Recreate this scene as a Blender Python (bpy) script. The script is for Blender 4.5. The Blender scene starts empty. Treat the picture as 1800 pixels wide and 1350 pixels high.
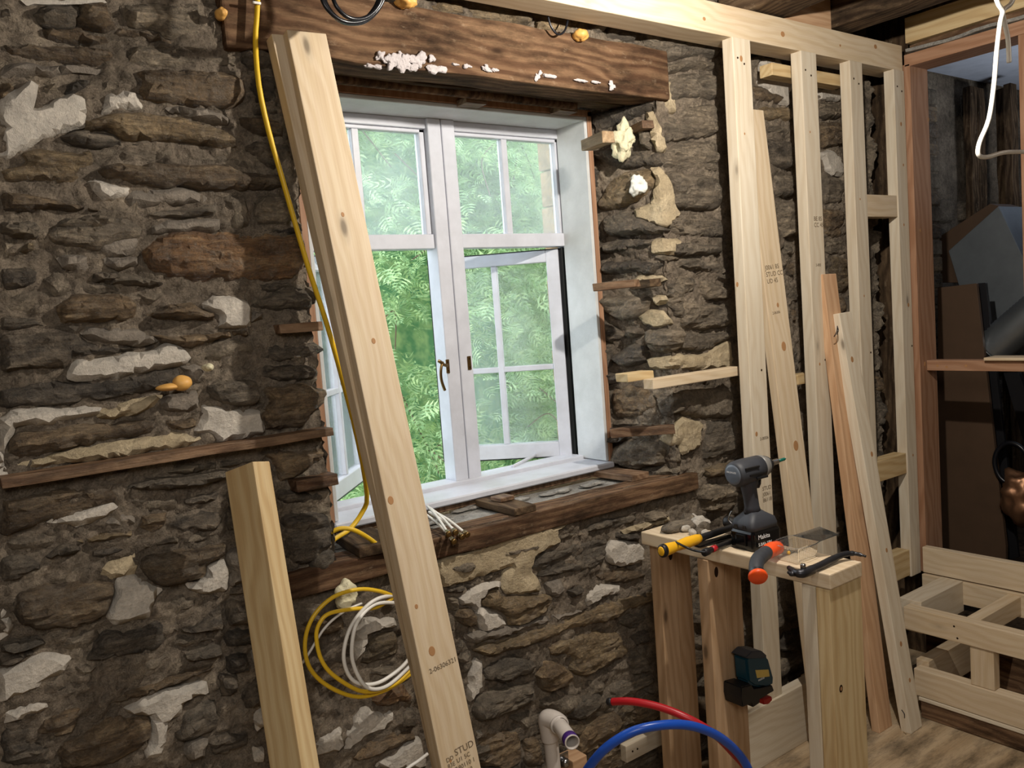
import bpy, bmesh, math, random
import numpy as np
from mathutils import Vector, Matrix
from mathutils.geometry import delaunay_2d_cdt
random.seed(7); np.random.seed(7)
C = bpy.context.scene.collection
SC = bpy.context.scene
H = 1.52                      # camera height above the floor
FPX = 1494.8; YAW, PITCH, ROLL = .63317, .085444, .074953

# ---------------------------------------------------------------- camera
def cam_axes():
    f = np.array([math.sin(YAW)*math.cos(PITCH), math.cos(YAW)*math.cos(PITCH), -math.sin(PITCH)])
    r = np.array([math.cos(YAW), -math.sin(YAW), 0.]); d = np.cross(f, r)
    return (r*math.cos(ROLL)+d*math.sin(ROLL), -r*math.sin(ROLL)+d*math.cos(ROLL), f)
CR, CD, CF = cam_axes()
cam = bpy.data.cameras.new('camera'); cam.sensor_width = 36; cam.lens = FPX/1800*36; cam.clip_start = .05
co = bpy.data.objects.new('camera', cam); C.objects.link(co)
co.matrix_world = Matrix(((CR[0], -CD[0], -CF[0], 0), (CR[1], -CD[1], -CF[1], 0), (CR[2], -CD[2], -CF[2], H), (0, 0, 0, 1)))
SC.camera = co
# ---------------------------------------------------------------- world, lights, exposure
SC.view_settings.view_transform = 'Standard'; SC.view_settings.look = 'None'
SC.view_settings.gamma = 1; SC.view_settings.use_curve_mapping = False
SC.view_settings.exposure = 0.12
w = bpy.data.worlds.new('overcast_sky'); SC.world = w; w.use_nodes = True
w.node_tree.nodes['Background'].inputs[0].default_value = (.84, .93, 1.0, 1)
w.node_tree.nodes['Background'].inputs[1].default_value = 4.6
def light(name, kind, loc, power, col, size=.05, rot=None, sy=None):
    l = bpy.data.lights.new(name, kind); l.energy = power; l.color = col
    if kind == 'AREA':
        l.size = size
        if sy: l.shape = 'RECTANGLE'; l.size_y = sy
    else: l.shadow_soft_size = size
    o = bpy.data.objects.new(name, l); C.objects.link(o); o.location = loc
    if rot: o.rotation_euler = rot
    return o
light('work_lamp', 'POINT', (1.55, .95, .70+H), 72, (1, .93, .83), .018)
light('room_fill', 'AREA', (-.2, -.6, 2.3), 28, (1, .95, .88), .9, (math.radians(35), 0, 0))  # soft fill added behind the camera to lift the shadows, no fixture there

light('far_ceiling_fill', 'AREA', (4.7, 1.1, 1.7), 12, (.88, .93, 1), .5, (math.pi, 0, 0))  # unseen upward fill, added to brighten the far room ceiling
# ---------------------------------------------------------------- picture measurements -> points in the room
def ray(px, py): return CR*((px-900)/FPX)+CD*((py-675)/FPX)+CF
def PY(px, py, Y):
    r = ray(px, py); k = Y/r[1]; return Vector((r[0]*k, Y, r[2]*k+H))
def PX(px, py, X):
    r = ray(px, py); k = X/r[0]; return Vector((X, r[1]*k, r[2]*k+H))
def PZ(px, py, Z):
    r = ray(px, py); k = (Z-H)/r[2]; return Vector((r[0]*k, r[1]*k, Z))

# ---------------------------------------------------------------- noise
def _h(ix, iy, iz):
    n = (ix*374761393+iy*668265263+iz*2147483647+12345) & 0xffffffff
    n = ((n ^ (n >> 13))*1274126177) & 0xffffffff
    n = (n ^ (n >> 16)) & 0xffffffff
    return (n % 65536)/32768.-1
def vnoise(x, y, z=0.):
    x = np.asarray(x, float); y = np.asarray(y, float); z = np.asarray(z, float)+0*x
    ix = np.floor(x).astype(np.int64); iy = np.floor(y).astype(np.int64); iz = np.floor(z).astype(np.int64)
    fx = x-ix; fy = y-iy; fz = z-iz
    fx = fx*fx*(3-2*fx); fy = fy*fy*(3-2*fy); fz = fz*fz*(3-2*fz)
    r = 0
    for a in (0, 1):
        for b in (0, 1):
            for c in (0, 1):
                r = r+_h(ix+a, iy+b, iz+c)*np.where(a, fx, 1-fx)*np.where(b, fy, 1-fy)*np.where(c, fz, 1-fz)
    return r
def fbm(x, y, z=0., o=4):
    r = 0; a = 1.
    for i in range(o):
        r = r+a*vnoise(np.asarray(x)*2**i+i*17.3, np.asarray(y)*2**i+i*5.1, np.asarray(z)*2**i); a *= .5
    return r

# ---------------------------------------------------------------- object helpers
def tag(o, label=None, cat=None, group=None, kind=None):
    if label: o['label'] = label
    if cat: o['category'] = cat
    if group: o['group'] = group
    if kind: o['kind'] = kind
    return o
def empty(name, loc=(0, 0, 0), parent=None):
    o = bpy.data.objects.new(name, None); C.objects.link(o); o.location = loc; o.empty_display_size = .05
    if parent: o.parent = parent
    return o
def put(name, me, m=None, parent=None, mat=None, smooth=False):
    o = bpy.data.objects.new(name, me); C.objects.link(o)
    if m is not None:
        o.matrix_world = m
    if parent:
        o.parent = parent
        bp = world_of(parent)
        o.matrix_parent_inverse = bp.inverted()
    if mat and not me.materials: me.materials.append(mat)
    if smooth: me.polygons.foreach_set('use_smooth', [True]*len(me.polygons))
    return o
def world_of(o):
    m = o.matrix_basis.copy()
    if o.parent: m = world_of(o.parent) @ o.matrix_parent_inverse @ m
    return m
def mesh_from(name, v, f):
    me = bpy.data.meshes.new(name); me.from_pydata([tuple(p) for p in v], [], f); me.update(); return me
def bm_mesh(name, bm):
    me = bpy.data.meshes.new(name); bmesh.ops.recalc_face_normals(bm, faces=bm.faces); bm.to_mesh(me); bm.free(); return me
def bm_box(bm, x0, x1, y0, y1, z0, z1, bev=0., seg=1):
    r = bmesh.ops.create_cube(bm, size=1)
    for v in r['verts']:
        v.co = Vector((x0+(v.co.x+.5)*(x1-x0), y0+(v.co.y+.5)*(y1-y0), z0+(v.co.z+.5)*(z1-z0)))
    if bev:
        es = list({e for v in r['verts'] for e in v.link_edges})
        bmesh.ops.bevel(bm, geom=es, offset=bev, segments=seg, affect='EDGES', profile=.6)
def box(name, x0, x1, y0, y1, z0, z1, mat, parent=None, bev=.002, seg=1):
    """axis box in room coordinates (z above the floor), origin at its base"""
    c = Vector(((x0+x1)/2, (y0+y1)/2, z0)); bm = bmesh.new()
    bm_box(bm, x0-c.x, x1-c.x, y0-c.y, y1-c.y, 0, z1-z0, min(bev, .4*min(x1-x0, y1-y0, z1-z0)), seg)
    return put(name, bm_mesh(name, bm), Matrix.Translation(c), parent, mat)
def basis(X, Y, Z, o):
    return Matrix(((X.x, Y.x, Z.x, o.x), (X.y, Y.y, Z.y, o.y), (X.z, Y.z, Z.z, o.z), (0, 0, 0, 1)))
def timber(name, ptop, pbot, wdir, w, d, mat, parent=None, bev=.0025, warp=0., rough=0.):
    """board: front left edge runs pbot -> ptop, width along wdir, depth away from the room; mesh z = grain"""
    ptop = Vector(ptop); pbot = Vector(pbot); Z = (ptop-pbot); L = Z.length; Z.normalize()
    X = Vector(wdir); X = (X-Z*X.dot(Z)).normalized(); Y = Z.cross(X)
    bm = bmesh.new(); bm_box(bm, 0, w, 0, d, 0, L, min(bev, .4*min(w, d)), 2)
    if rough:
        n = max(2, int(L/.05))
        bmesh.ops.subdivide_edges(bm, edges=[e for e in bm.edges if abs((e.verts[0].co-e.verts[1].co).z) > L*.8], cuts=n)
        for v in bm.verts:
            k = v.co*9
            v.co.x += rough*float(vnoise(k.z+ptop.x*50, k.x*3+3)); v.co.y += rough*float(vnoise(k.z+9+ptop.x*50, k.y*3+8))
            if v.co.z < .01 or v.co.z > L-.01: v.co.z += rough*float(vnoise(v.co.x*90, v.co.y*90+5))*1.5
    return put(name, bm_mesh(name, bm), basis(X, Y, Z, pbot), parent, mat)
def tube(name, pts, r, mat, parent=None, closed=False, caps=True, flat=1., res=4, n=10, seg=None):
    """round bar swept along a smooth line through the points"""
    P = [Vector(p) for p in pts]; m = len(P); out = []
    k = seg or max(2, min(10, int(60/m)))
    if m == 2: out = [P[0].lerp(P[1], i/4) for i in range(5)]
    else:
        for i in range(m if closed else m-1):
            g = (lambda j: P[j % m]) if closed else (lambda j: P[max(0, min(m-1, j))])
            p0, p1, p2, p3 = g(i-1), g(i), g(i+1), g(i+2)
            for j in range(k):
                t = j/k; out.append(.5*((2*p1)+(p2-p0)*t+(2*p0-5*p1+4*p2-p3)*t*t+(3*p1-p0-3*p2+p3)*t*t*t))
        if not closed: out.append(P[-1])
    c = out[0].copy(); v = []; f = []; M_ = len(out); up_ = None
    for i, p in enumerate(out):
        if closed: tg = out[(i+1) % M_]-out[i-1]
        else: tg = out[min(M_-1, i+1)]-out[max(0, i-1)]
        tg.normalize()
        if up_ is None: up_ = Vector((0, 0, 1)) if abs(tg.z) < .9 else Vector((1, 0, 0))
        up_ = (up_-tg*up_.dot(tg)).normalized(); sd = tg.cross(up_)
        rr = r[min(len(r)-1, int(i*len(r)/M_))] if isinstance(r, (list, tuple)) else r
        for j in range(n):
            a = 2*math.pi*j/n; v.append(p-c+up_*(rr*math.cos(a))+sd*(rr*flat*math.sin(a)))
    for i in range(M_ if closed else M_-1):
        for j in range(n):
            q = (i+1) % M_; f.append((i*n+j, i*n+(j+1) % n, q*n+(j+1) % n, q*n+j))
    if caps and not closed: f.append(tuple(range(n))[::-1]); f.append(tuple((M_-1)*n+j for j in range(n)))
    return put(name, mesh_from(name, v, f), Matrix.Translation(c), parent, mat, True)
def lathe(name, prof, m, mat, parent=None, n=24, cap=True):
    bm = bmesh.new(); rings = []
    for z, r in prof:
        rings.append([bm.verts.new((r*math.cos(2*math.pi*i/n), r*math.sin(2*math.pi*i/n), z)) for i in range(n)])
    for a, b in zip(rings, rings[1:]):
        for i in range(n): bm.faces.new((a[i], a[(i+1) % n], b[(i+1) % n], b[i]))
    if cap: bm.faces.new(rings[0][::-1]); bm.faces.new(rings[-1])
    o = put(name, bm_mesh(name, bm), m, parent, mat, True)
    return o
def frame_z(o, z, xh=Vector((0, 0, 1))):
    z = Vector(z).normalized(); x = Vector(xh); x = (x-z*x.dot(z))
    if x.length < 1e-3: x = Vector((1, 0, 0)); x = x-z*x.dot(z)
    x.normalize(); return basis(x, z.cross(x), z, Vector(o))
def loft(name, secs, m, mat, parent=None, smooth=True):
    """secs: list of rings (equal count) of local points"""
    v = [p for s in secs for p in s]; n = len(secs[0]); f = []
    for k in range(len(secs)-1):
        for i in range(n): f.append((k*n+i, k*n+(i+1) % n, (k+1)*n+(i+1) % n, (k+1)*n+i))
    f.append(tuple(range(n))[::-1]); f.append(tuple((len(secs)-1)*n+i for i in range(n)))
    me = mesh_from(name, v, f)
    bm = bmesh.new(); bm.from_mesh(me); bmesh.ops.recalc_face_normals(bm, faces=bm.faces); bm.to_mesh(me); bm.free()
    return put(name, me, m, parent, mat, smooth)
def blob(name, c, sx, sy, sz, mat, parent=None, amp=.3, fr=40, sub=4, seed=0, smooth=True):
    bm = bmesh.new(); bmesh.ops.create_icosphere(bm, subdivisions=sub, radius=1)
    P = np.array([v.co[:] for v in bm.verts]); S = np.array([sx, sy, sz])
    k = 1+amp*fbm(P[:, 0]*S[0]*fr+seed*7.7, P[:, 1]*S[1]*fr+seed, P[:, 2]*S[2]*fr, 3)
    for v, p, kk in zip(bm.verts, P, k): v.co = Vector(p*S*kk)
    return put(name, bm_mesh(name, bm), Matrix.Translation(c), parent, mat, smooth)

# ---------------------------------------------------------------- materials
def lin(c): return tuple(((x/255)/12.92 if x/255 <= .04045 else ((x/255+.055)/1.055)**2.4) for x in c)+(1,)
class N:
    def __init__(s, name):
        s.m = bpy.data.materials.new(name); s.m.use_nodes = True; s.t = s.m.node_tree; s.b = s.t.nodes['Principled BSDF']
        s.out = s.t.nodes['Material Output']
    def n(s, kind, **k):
        q = s.t.nodes.new('ShaderNode'+kind)
        for a, v in k.items():
            if a.startswith('_'): setattr(q, a[1:], v)
            else: q.inputs[a.replace('__', ' ')].default_value = v
        return q
    def l(s, a, b): s.t.links.new(a, b)
    def ramp(s, fac, stops, interp='LINEAR'):
        q = s.t.nodes.new('ShaderNodeValToRGB'); q.color_ramp.interpolation = interp
        e = q.color_ramp.elements
        while len(e) < len(stops): e.new(.5)
        for el, (p, c) in zip(e, stops): el.position = p; el.color = c if len(c) == 4 else lin(c)
        s.l(fac, q.inputs[0]); return q.outputs[0]
    def mix(s, fac, a, b, mode='MIX'):
        q = s.t.nodes.new('ShaderNodeMix'); q.data_type = 'RGBA'; q.blend_type = mode
        for v, i in ((fac, 0), (a, 6), (b, 7)):
            if hasattr(v, 'links'): s.l(v, q.inputs[i])
            else: q.inputs[i].default_value = v
        return q.outputs[2]
    def coords(s, scale, kind='Object', perobj=True, rot=(0, 0, 0)):
        tc = s.n('TexCoord'); mp = s.n('Mapping'); mp.inputs['Scale'].default_value = scale; mp.inputs['Rotation'].default_value = rot
        src = tc.outputs[kind]
        if perobj:
            oi = s.n('ObjectInfo'); mu = s.n('Math', _operation='MULTIPLY'); mu.inputs[1].default_value = 37.
            s.l(oi.outputs['Random'], mu.inputs[0]); va = s.n('VectorMath', _operation='ADD'); s.l(src, va.inputs[0]); s.l(mu.outputs[0], va.inputs[1]); src = va.outputs[0]
        s.l(src, mp.inputs[0]); return mp.outputs[0]
    def noise(s, vec, scale, detail=6., rough=.6, dist=0.):
        q = s.n('TexNoise', Scale=scale, Detail=detail, Roughness=rough, Distortion=dist); s.l(vec, q.inputs['Vector']); return q.outputs[0]
    def bump(s, h, strength=.5, dist=.01, prev=None):
        q = s.n('Bump', Strength=strength, Distance=dist); s.l(h, q.inputs['Height'])
        if prev is not None: s.l(prev, q.inputs['Normal'])
        return q.outputs[0]
    def fin(s, col=None, rough=.8, nor=None, spec=.3):
        if col is not None:
            if hasattr(col, 'links'): s.l(col, s.b.inputs['Base Color'])
            else: s.b.inputs['Base Color'].default_value = col
        if hasattr(rough, 'links'): s.l(rough, s.b.inputs['Roughness'])
        else: s.b.inputs['Roughness'].default_value = rough
        s.b.inputs['Specular IOR Level'].default_value = spec
        if nor is not None: s.l(nor, s.b.inputs['Normal'])
        return s.m
def stone_mat(name, dark, mid, light, glit=.5):
    s = N(name); v = s.coords((1, 1, 1), perobj=True)
    a = s.noise(s.coords((2.0, 8, 11), perobj=True), 3.0, 9, .7, 1.2)
    f = s.noise(s.coords((9, 30, 60), perobj=True, rot=(0, .06, 0)), 3.0, 8, .72, .6)
    b = s.noise(v, 8, 6, .65); c = s.noise(v, 110, 5, .7); e = s.noise(v, 26, 8, .74)
    col = s.ramp(a, [(.3, dark), (.5, mid), (.7, light)])
    col = s.mix(.6, col, s.ramp(b, [(.35, (150, 147, 142)), (.65, (222, 214, 200))]), 'OVERLAY')
    col = s.mix(.6, col, s.ramp(f, [(.32, (118, 116, 114)), (.5, (188, 186, 183)), (.68, (240, 236, 230))]), 'OVERLAY')
    col = s.mix(.55, col, s.ramp(c, [(.3, (128, 128, 128)), (.7, (236, 236, 236))]), 'OVERLAY')
    dust = s.ramp(e, [(.50, (0, 0, 0, 1)), (.66, (.62, .62, .62, 1))]); col = s.mix(dust, col, lin((142, 130, 114)))
    oi = s.n('ObjectInfo'); rnd = s.ramp(oi.outputs['Random'], [(0, (.80, .80, .81, 1)), (1, (1.42, 1.38, 1.32, 1))])
    col = s.mix(1., col, rnd, 'MULTIPLY')
    n1 = s.bump(a, .8, .03); n1 = s.bump(f, .9, .012, n1); n2 = s.bump(e, .9, .016, n1); n3 = s.bump(c, .7, .005, n2)
    r = s.ramp(c, [(.36, (.28, .28, .28, 1)), (.55, (.8, .8, .8, 1))])
    return s.fin(col, r, n3, glit)
def mortar_mat(name, a_, b_, c_, rough=1., sc=1.):
    s = N(name); v = s.coords((1, 1, 1), perobj=False)
    a = s.noise(v, 6*sc, 8, .68); b = s.noise(v, 38*sc, 7, .74); c = s.noise(v, 170, 4, .65)
    col = s.ramp(a, [(.32, a_), (.5, b_), (.68, c_)])
    col = s.mix(.7*rough, col, s.ramp(b, [(.3, (132, 130, 127)), (.7, (236, 232, 224))]), 'OVERLAY')
    col = s.mix(.45*rough, col, s.ramp(c, [(.3, (144, 144, 144)), (.7, (226, 226, 226))]), 'OVERLAY')
    col = s.mix(1., col, (1.36, 1.34, 1.31, 1), 'MULTIPLY')
    n1 = s.bump(a, .35*rough, .03); n2 = s.bump(b, 1.*rough, .026, n1); n3 = s.bump(c, .6*rough, .006, n2)
    return s.fin(col, .92, n3, .15)
def wood_mat(name, c0, c1, c2, knots=True, old=0., scale=1., spec=.25, rough=.6):
    """grain runs along object z"""
    s = N(name); v = s.coords((1, 1, .06), perobj=True); v2 = s.coords((1, 1, .35), perobj=True)
    warp = s.noise(v2, 9, 2, .5)
    va = s.n('VectorMath', _operation='ADD'); sc = s.n('VectorMath', _operation='SCALE'); sc.inputs['Scale'].default_value = .035
    s.l(warp, sc.inputs[0]); s.l(v, va.inputs[0]); s.l(sc.outputs[0], va.inputs[1])
    wv = s.n('TexWave', Scale=22*scale, Distortion=3.5, Detail=3.); wv.wave_type = 'BANDS'; wv.bands_direction = 'DIAGONAL'; wv.inputs['Detail Scale'].default_value = 1.2
    s.l(va.outputs[0], wv.inputs['Vector'])
    fine = s.noise(s.coords((1, 1, .03), perobj=True), 260, 3, .6)
    big = s.noise(s.coords((1, 1, .3), perobj=True), 6, 4, .55)
    col = s.ramp(wv.outputs['Fac'], [(.15, c2), (.6, c1), (.95, c0)])
    col = s.mix(.45, col, s.ramp(big, [(.35, c0), (.65, c2)]))
    col = s.mix(.22+.4*old, col, s.ramp(fine, [(.35, (165, 162, 158)), (.65, (210, 208, 206))]), 'OVERLAY')
    if knots:
        kv = s.coords((7, 7, 2.6), perobj=True); vo = s.n('TexVoronoi', Scale=1.25); vo.inputs['Randomness'].default_value = 1; s.l(kv, vo.inputs['Vector'])
        kf = s.ramp(vo.outputs['Distance'], [(.0, (1, 1, 1, 1)), (.045, (.9, .9, .9, 1)), (.085, (.22, .22, .22, 1)), (.15, (0, 0, 0, 1))])
        col = s.mix(kf, col, lin([int(x*.62) for x in c0]))
    if old:
        o1 = s.noise(v2, 14, 8, .72); col = s.mix(s.ramp(o1, [(.42, (0, 0, 0, 1)), (.66, (.85, .85, .85, 1))]), col, lin([int(x*.38) for x in c0]))
        o2 = s.noise(s.coords((1, 1, .5), perobj=True), 40, 5, .7); col = s.mix(s.ramp(o2, [(.60, (0, 0, 0, 1)), (.78, (.5, .5, .5, 1))]), col, lin((170, 150, 125)))
        nn = s.bump(o1, .5, .012); nn = s.bump(fine, .5, .003, nn)
    else:
        nn = s.bump(fine, .12, .001)
    oi = s.n('ObjectInfo'); rnd = s.ramp(oi.outputs['Random'], [(0, (.9, .88, .86, 1)), (1, (1, 1, 1, 1))]); col = s.mix(1., col, rnd, 'MULTIPLY')
    return s.fin(col, rough, nn, spec)
def plain(name, c, rough=.5, spec=.4, metal=0., bumpy=0., bs=60):
    s = N(name); s.b.inputs['Metallic'].default_value = metal
    v = s.coords((1, 1, 1), perobj=True); a = s.noise(v, 12, 5, .6)
    col = s.mix(a, lin([int(x*.86) for x in c]), lin([min(255, int(x*1.06)) for x in c]))
    nn = s.bump(s.noise(v, bs, 5, .65), bumpy, .006) if bumpy else None
    return s.fin(col, rough, nn, spec)
M = {}
M['dark'] = stone_mat('slate_dark', (52, 49, 46), (88, 82, 75), (132, 124, 113))
M['grey'] = stone_mat('schist_grey', (72, 67, 61), (112, 105, 95), (156, 147, 134))
M['brown'] = stone_mat('schist_brown', (64, 53, 42), (108, 93, 74), (154, 138, 114), .6)
M['ochre'] = stone_mat('schist_ochre', (80, 69, 55), (124, 110, 88), (164, 150, 126), .5)
M['rust'] = stone_mat('schist_rust', (78, 54, 34), (132, 100, 66), (184, 154, 116), .8)
M['lump'] = mortar_mat('mortar_lump', (92, 85, 77), (114, 106, 96), (138, 130, 118), 1.1)
M['mortar'] = mortar_mat('old_lime_mortar', (88, 81, 73), (118, 109, 99), (144, 134, 121), 1.15)
M['smooth'] = mortar_mat('grey_mortar_smear', (92, 87, 81), (106, 100, 93), (120, 113, 105), .6)
M['pale'] = mortar_mat('pale_lime_plaster', (142, 137, 130), (158, 153, 146), (170, 165, 158), .5)
M['tan'] = mortar_mat('fresh_tan_mortar', (130, 119, 98), (148, 136, 114), (162, 151, 130), .6)
M['pine'] = wood_mat('new_pine', (196, 175, 144), (203, 184, 155), (210, 193, 167))
M['pine_pale'] = wood_mat('pale_spruce', (200, 186, 163), (207, 195, 174), (213, 203, 184))
M['pine_pink'] = wood_mat('pink_larch', (182, 144, 110), (194, 157, 122), (205, 170, 136), True)
M['pine_yellow'] = wood_mat('yellow_pine', (184, 156, 112), (198, 173, 129), (208, 187, 146))
M['ply'] = wood_mat('plywood', (168, 146, 116), (182, 161, 130), (194, 174, 145), False, .10, .35)
M['old'] = wood_mat('old_beam', (80, 58, 43), (104, 79, 60), (130, 104, 80), True, .55, 1., .1, .85)
M['old_dark'] = wood_mat('old_dark_timber', (60, 47, 36), (84, 67, 52), (108, 90, 70), True, .7, 1., .1, .9)
M['lath_pale'] = wood_mat('weathered_lath', (140, 114, 84), (160, 134, 102), (178, 154, 122), True, .2)
M['lath'] = wood_mat('old_lath', (88, 62, 44), (112, 84, 62), (140, 114, 90), True, .5)
M['frame_red'] = wood_mat('reddish_frame_timber', (142, 104, 78), (154, 116, 90), (166, 130, 104), True)
M['white'] = plain('white_gloss_paint', (206, 209, 218), .4, .4, 0, .12, 30)
M['worn_white'] = plain('worn_white_paint', (204, 206, 206), .55, .3, 0, .3, 18)
M['black_paint'] = plain('black_paint', (14, 18, 17), .35, .5)
M['brass'] = plain('aged_brass', (120, 96, 58), .35, .5, .9)
M['yellow_cable'] = plain('yellow_cable', (226, 184, 40), .4)
M['white_cable'] = plain('white_cable', (232, 228, 220), .4)
M['black_cable'] = plain('black_cable', (22, 23, 28), .3)
M['pvc'] = plain('white_pipe', (206, 198, 190), .4)
M['purple'] = plain('purple_primer', (72, 40, 120), .45)
M['red'] = plain('red_pipe', (176, 26, 36), .35)
M['blue'] = plain('blue_pipe', (28, 78, 178), .3)
M['black'] = plain('black_plastic', (22, 22, 24), .45)
M['charcoal'] = plain('charcoal_rubber', (52, 54, 60), .55)
M['gloss_black'] = plain('glossy_black_plastic', (10, 10, 12), .15)
M['steel'] = plain('bright_steel', (170, 170, 172), .25, .5, 1.)
M['dark_steel'] = plain('dark_steel', (58, 58, 62), .35, .5, .7)
M['teal'] = plain('teal_plastic', (18, 58, 72), .4)
M['green'] = plain('green_bit', (14, 92, 78), .4)
M['orange'] = plain('orange_plastic', (240, 84, 28), .4)
M['yellow'] = plain('yellow_grip', (236, 178, 32), .45)
M['label'] = plain('label_yellow', (196, 168, 88), .5)
M['lever_red'] = plain('red_lever', (150, 24, 22), .4)
M['foam_orange'] = plain('orange_foam', (216, 164, 88), .5, .4, 0, .1)
M['foam'] = plain('cream_foam', (226, 218, 184), .8, .2, 0, .8, 90)
M['foam_white'] = plain('white_foam', (226, 226, 218), .8, .2, 0, .8, 90)
M['galv'] = plain('galvanised_sheet', (150, 158, 164), .42, .5, .85)
M['copper'] = plain('coiled_copper', (150, 112, 84), .4, .5, .8)
M['board_brown'] = plain('brown_board', (84, 66, 50), .45)
M['plaster'] = plain('plasterboard', (188, 194, 206), .9, .1)
M['room'] = plain('rough_plaster_wall', (150, 138, 122), .95, .1, 0, .3, 10)
M['ink'] = plain('grey_ink', (112, 98, 80), .9, .05)
M['print_white'] = plain('white_print', (226, 226, 226), .6, .2)
M['hole'] = plain('nail_hole', (46, 32, 22), .9, .05)
M['ledge'] = mortar_mat('grey_ledge_mortar', (124, 123, 121), (140, 139, 137), (156, 155, 153), .8)
M['pine_brown'] = wood_mat('brown_pine', (164, 132, 98), (176, 145, 112), (188, 158, 126))
M['residue'] = plain('plaster_residue', (196, 188, 188), .85, .2, 0, .9, 120)
M['exterior'] = mortar_mat('roughcast_stone', (150, 124, 96), (178, 152, 122), (198, 174, 146), 1.)
M['grass'] = plain('grass', (86, 118, 52), .9, .1, 0, .5)
M['bark'] = plain('bark', (120, 104, 92), .9, .1, 0, .6, 30)
def leaf_mat(name, c):
    s = N(name); v = s.coords((1, 1, 1), perobj=False); a = s.noise(v, 1.3, 5, .7); b = s.noise(v, 14, 2, .5)
    col = s.mix(a, lin([int(x*.62) for x in c]), lin(c)); col = s.mix(s.ramp(b, [(.4, (0, 0, 0, 1)), (.7, (.6, .6, .6, 1))]), col, lin((222, 238, 178)))
    s.l(col, s.b.inputs['Base Color']); s.b.inputs['Roughness'].default_value = .6; s.b.inputs['Specular IOR Level'].default_value = .2
    tr = s.n('BsdfTranslucent'); s.l(col, tr.inputs[0]); mx = s.n('MixShader'); mx.inputs[0].default_value = .4
    s.l(s.b.outputs[0], mx.inputs[1]); s.l(tr.outputs[0], mx.inputs[2]); s.l(mx.outputs[0], s.out.inputs[0]); return s.m
M['leaf'] = leaf_mat('conifer_green', (186, 222, 170)); M['leaf2'] = leaf_mat('conifer_dark_green', (148, 204, 158))
def glass_mat(name, haze, tint=(1, 1, 1, 1)):
    s = N(name); tr = s.n('BsdfTransparent'); tr.inputs[0].default_value = tint; gl = s.n('BsdfGlossy', Roughness=.03); df = s.n('BsdfTranslucent'); df.inputs[0].default_value = (.85, .9, .92, 1)
    v = s.coords((1, 1, 1), perobj=True); a = s.noise(v, 5, 6, .6); mm = s.n('Math', _operation='MULTIPLY'); mm.inputs[1].default_value = haze*2; s.l(a, mm.inputs[0])
    m1 = s.n('MixShader'); s.l(mm.outputs[0], m1.inputs[0]); s.l(tr.outputs[0], m1.inputs[1]); s.l(df.outputs[0], m1.inputs[2])
    fr = s.n('Fresnel', IOR=1.3); m2 = s.n('MixShader'); s.l(fr.outputs[0], m2.inputs[0]); s.l(m1.outputs[0], m2.inputs[1]); s.l(gl.outputs[0], m2.inputs[2])
    s.l(m2.outputs[0], s.out.inputs[0]); return s.m
M['glass'] = glass_mat('dusty_window_glass', .14); M['clear'] = glass_mat('clear_plastic', .2); M['clear_grey'] = glass_mat('tinted_clear_plastic', .14, (.6, .6, .62, 1))
# ================================================================ the stone wall
YW = 1.85                                        # wall face
CORNER = Vector((1.98, 1.85, 0)); RD = Vector((-.284, .959, 0))      # splayed right reveal of the window
def to_sz(px, py):
    p = PY(px, py, YW)
    if 1.0 < p.x < 1.98 and .965 < p.z < 2.13:
        r = ray(px, py); # plane through CORNER spanned by RD and Z
        n = Vector((-.959, -.284, 0)); k = (n.x*CORNER.x+n.y*CORNER.y)/(n.x*r[0]+n.y*r[1])
        q = Vector((r[0]*k, r[1]*k, r[2]*k+H)); return (1.98-(Vector((q.x, q.y, 0))-CORNER).length, q.z)
    return (p.x, p.z)
def from_sz(s, z, h, rev):
    s = np.asarray(s, float); z = np.asarray(z, float); h = np.asarray(h, float)
    if not rev: return np.stack([s, YW-h, z], -1)
    t = np.clip((1.98-s)/.03+.5, 0, 1)                # 0 on the face, 1 on the reveal
    d = np.maximum(0, 1.98-s)
    bx = np.where(s >= 1.98, s, 1.98+RD.x*d); by = np.where(s >= 1.98, YW, YW+RD.y*d)
    nx = t*-.959; ny = -(1-t)+t*-.284; L = np.hypot(nx, ny)
    return np.stack([bx+nx/L*h, by+ny/L*h, z], -1)
KIND = {'d': ('dark', .030, .006), 'g': ('grey', .031, .006), 'b': ('brown', .032, .006), 'o': ('ochre', .030, .006), 'r': ('rust', .038, .008),
        'l': ('lump', .024, .010), 'm': ('smooth', .016, .004), 'p': ('pale', .017, .0022), 't': ('tan', .014, .0025)}
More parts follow.
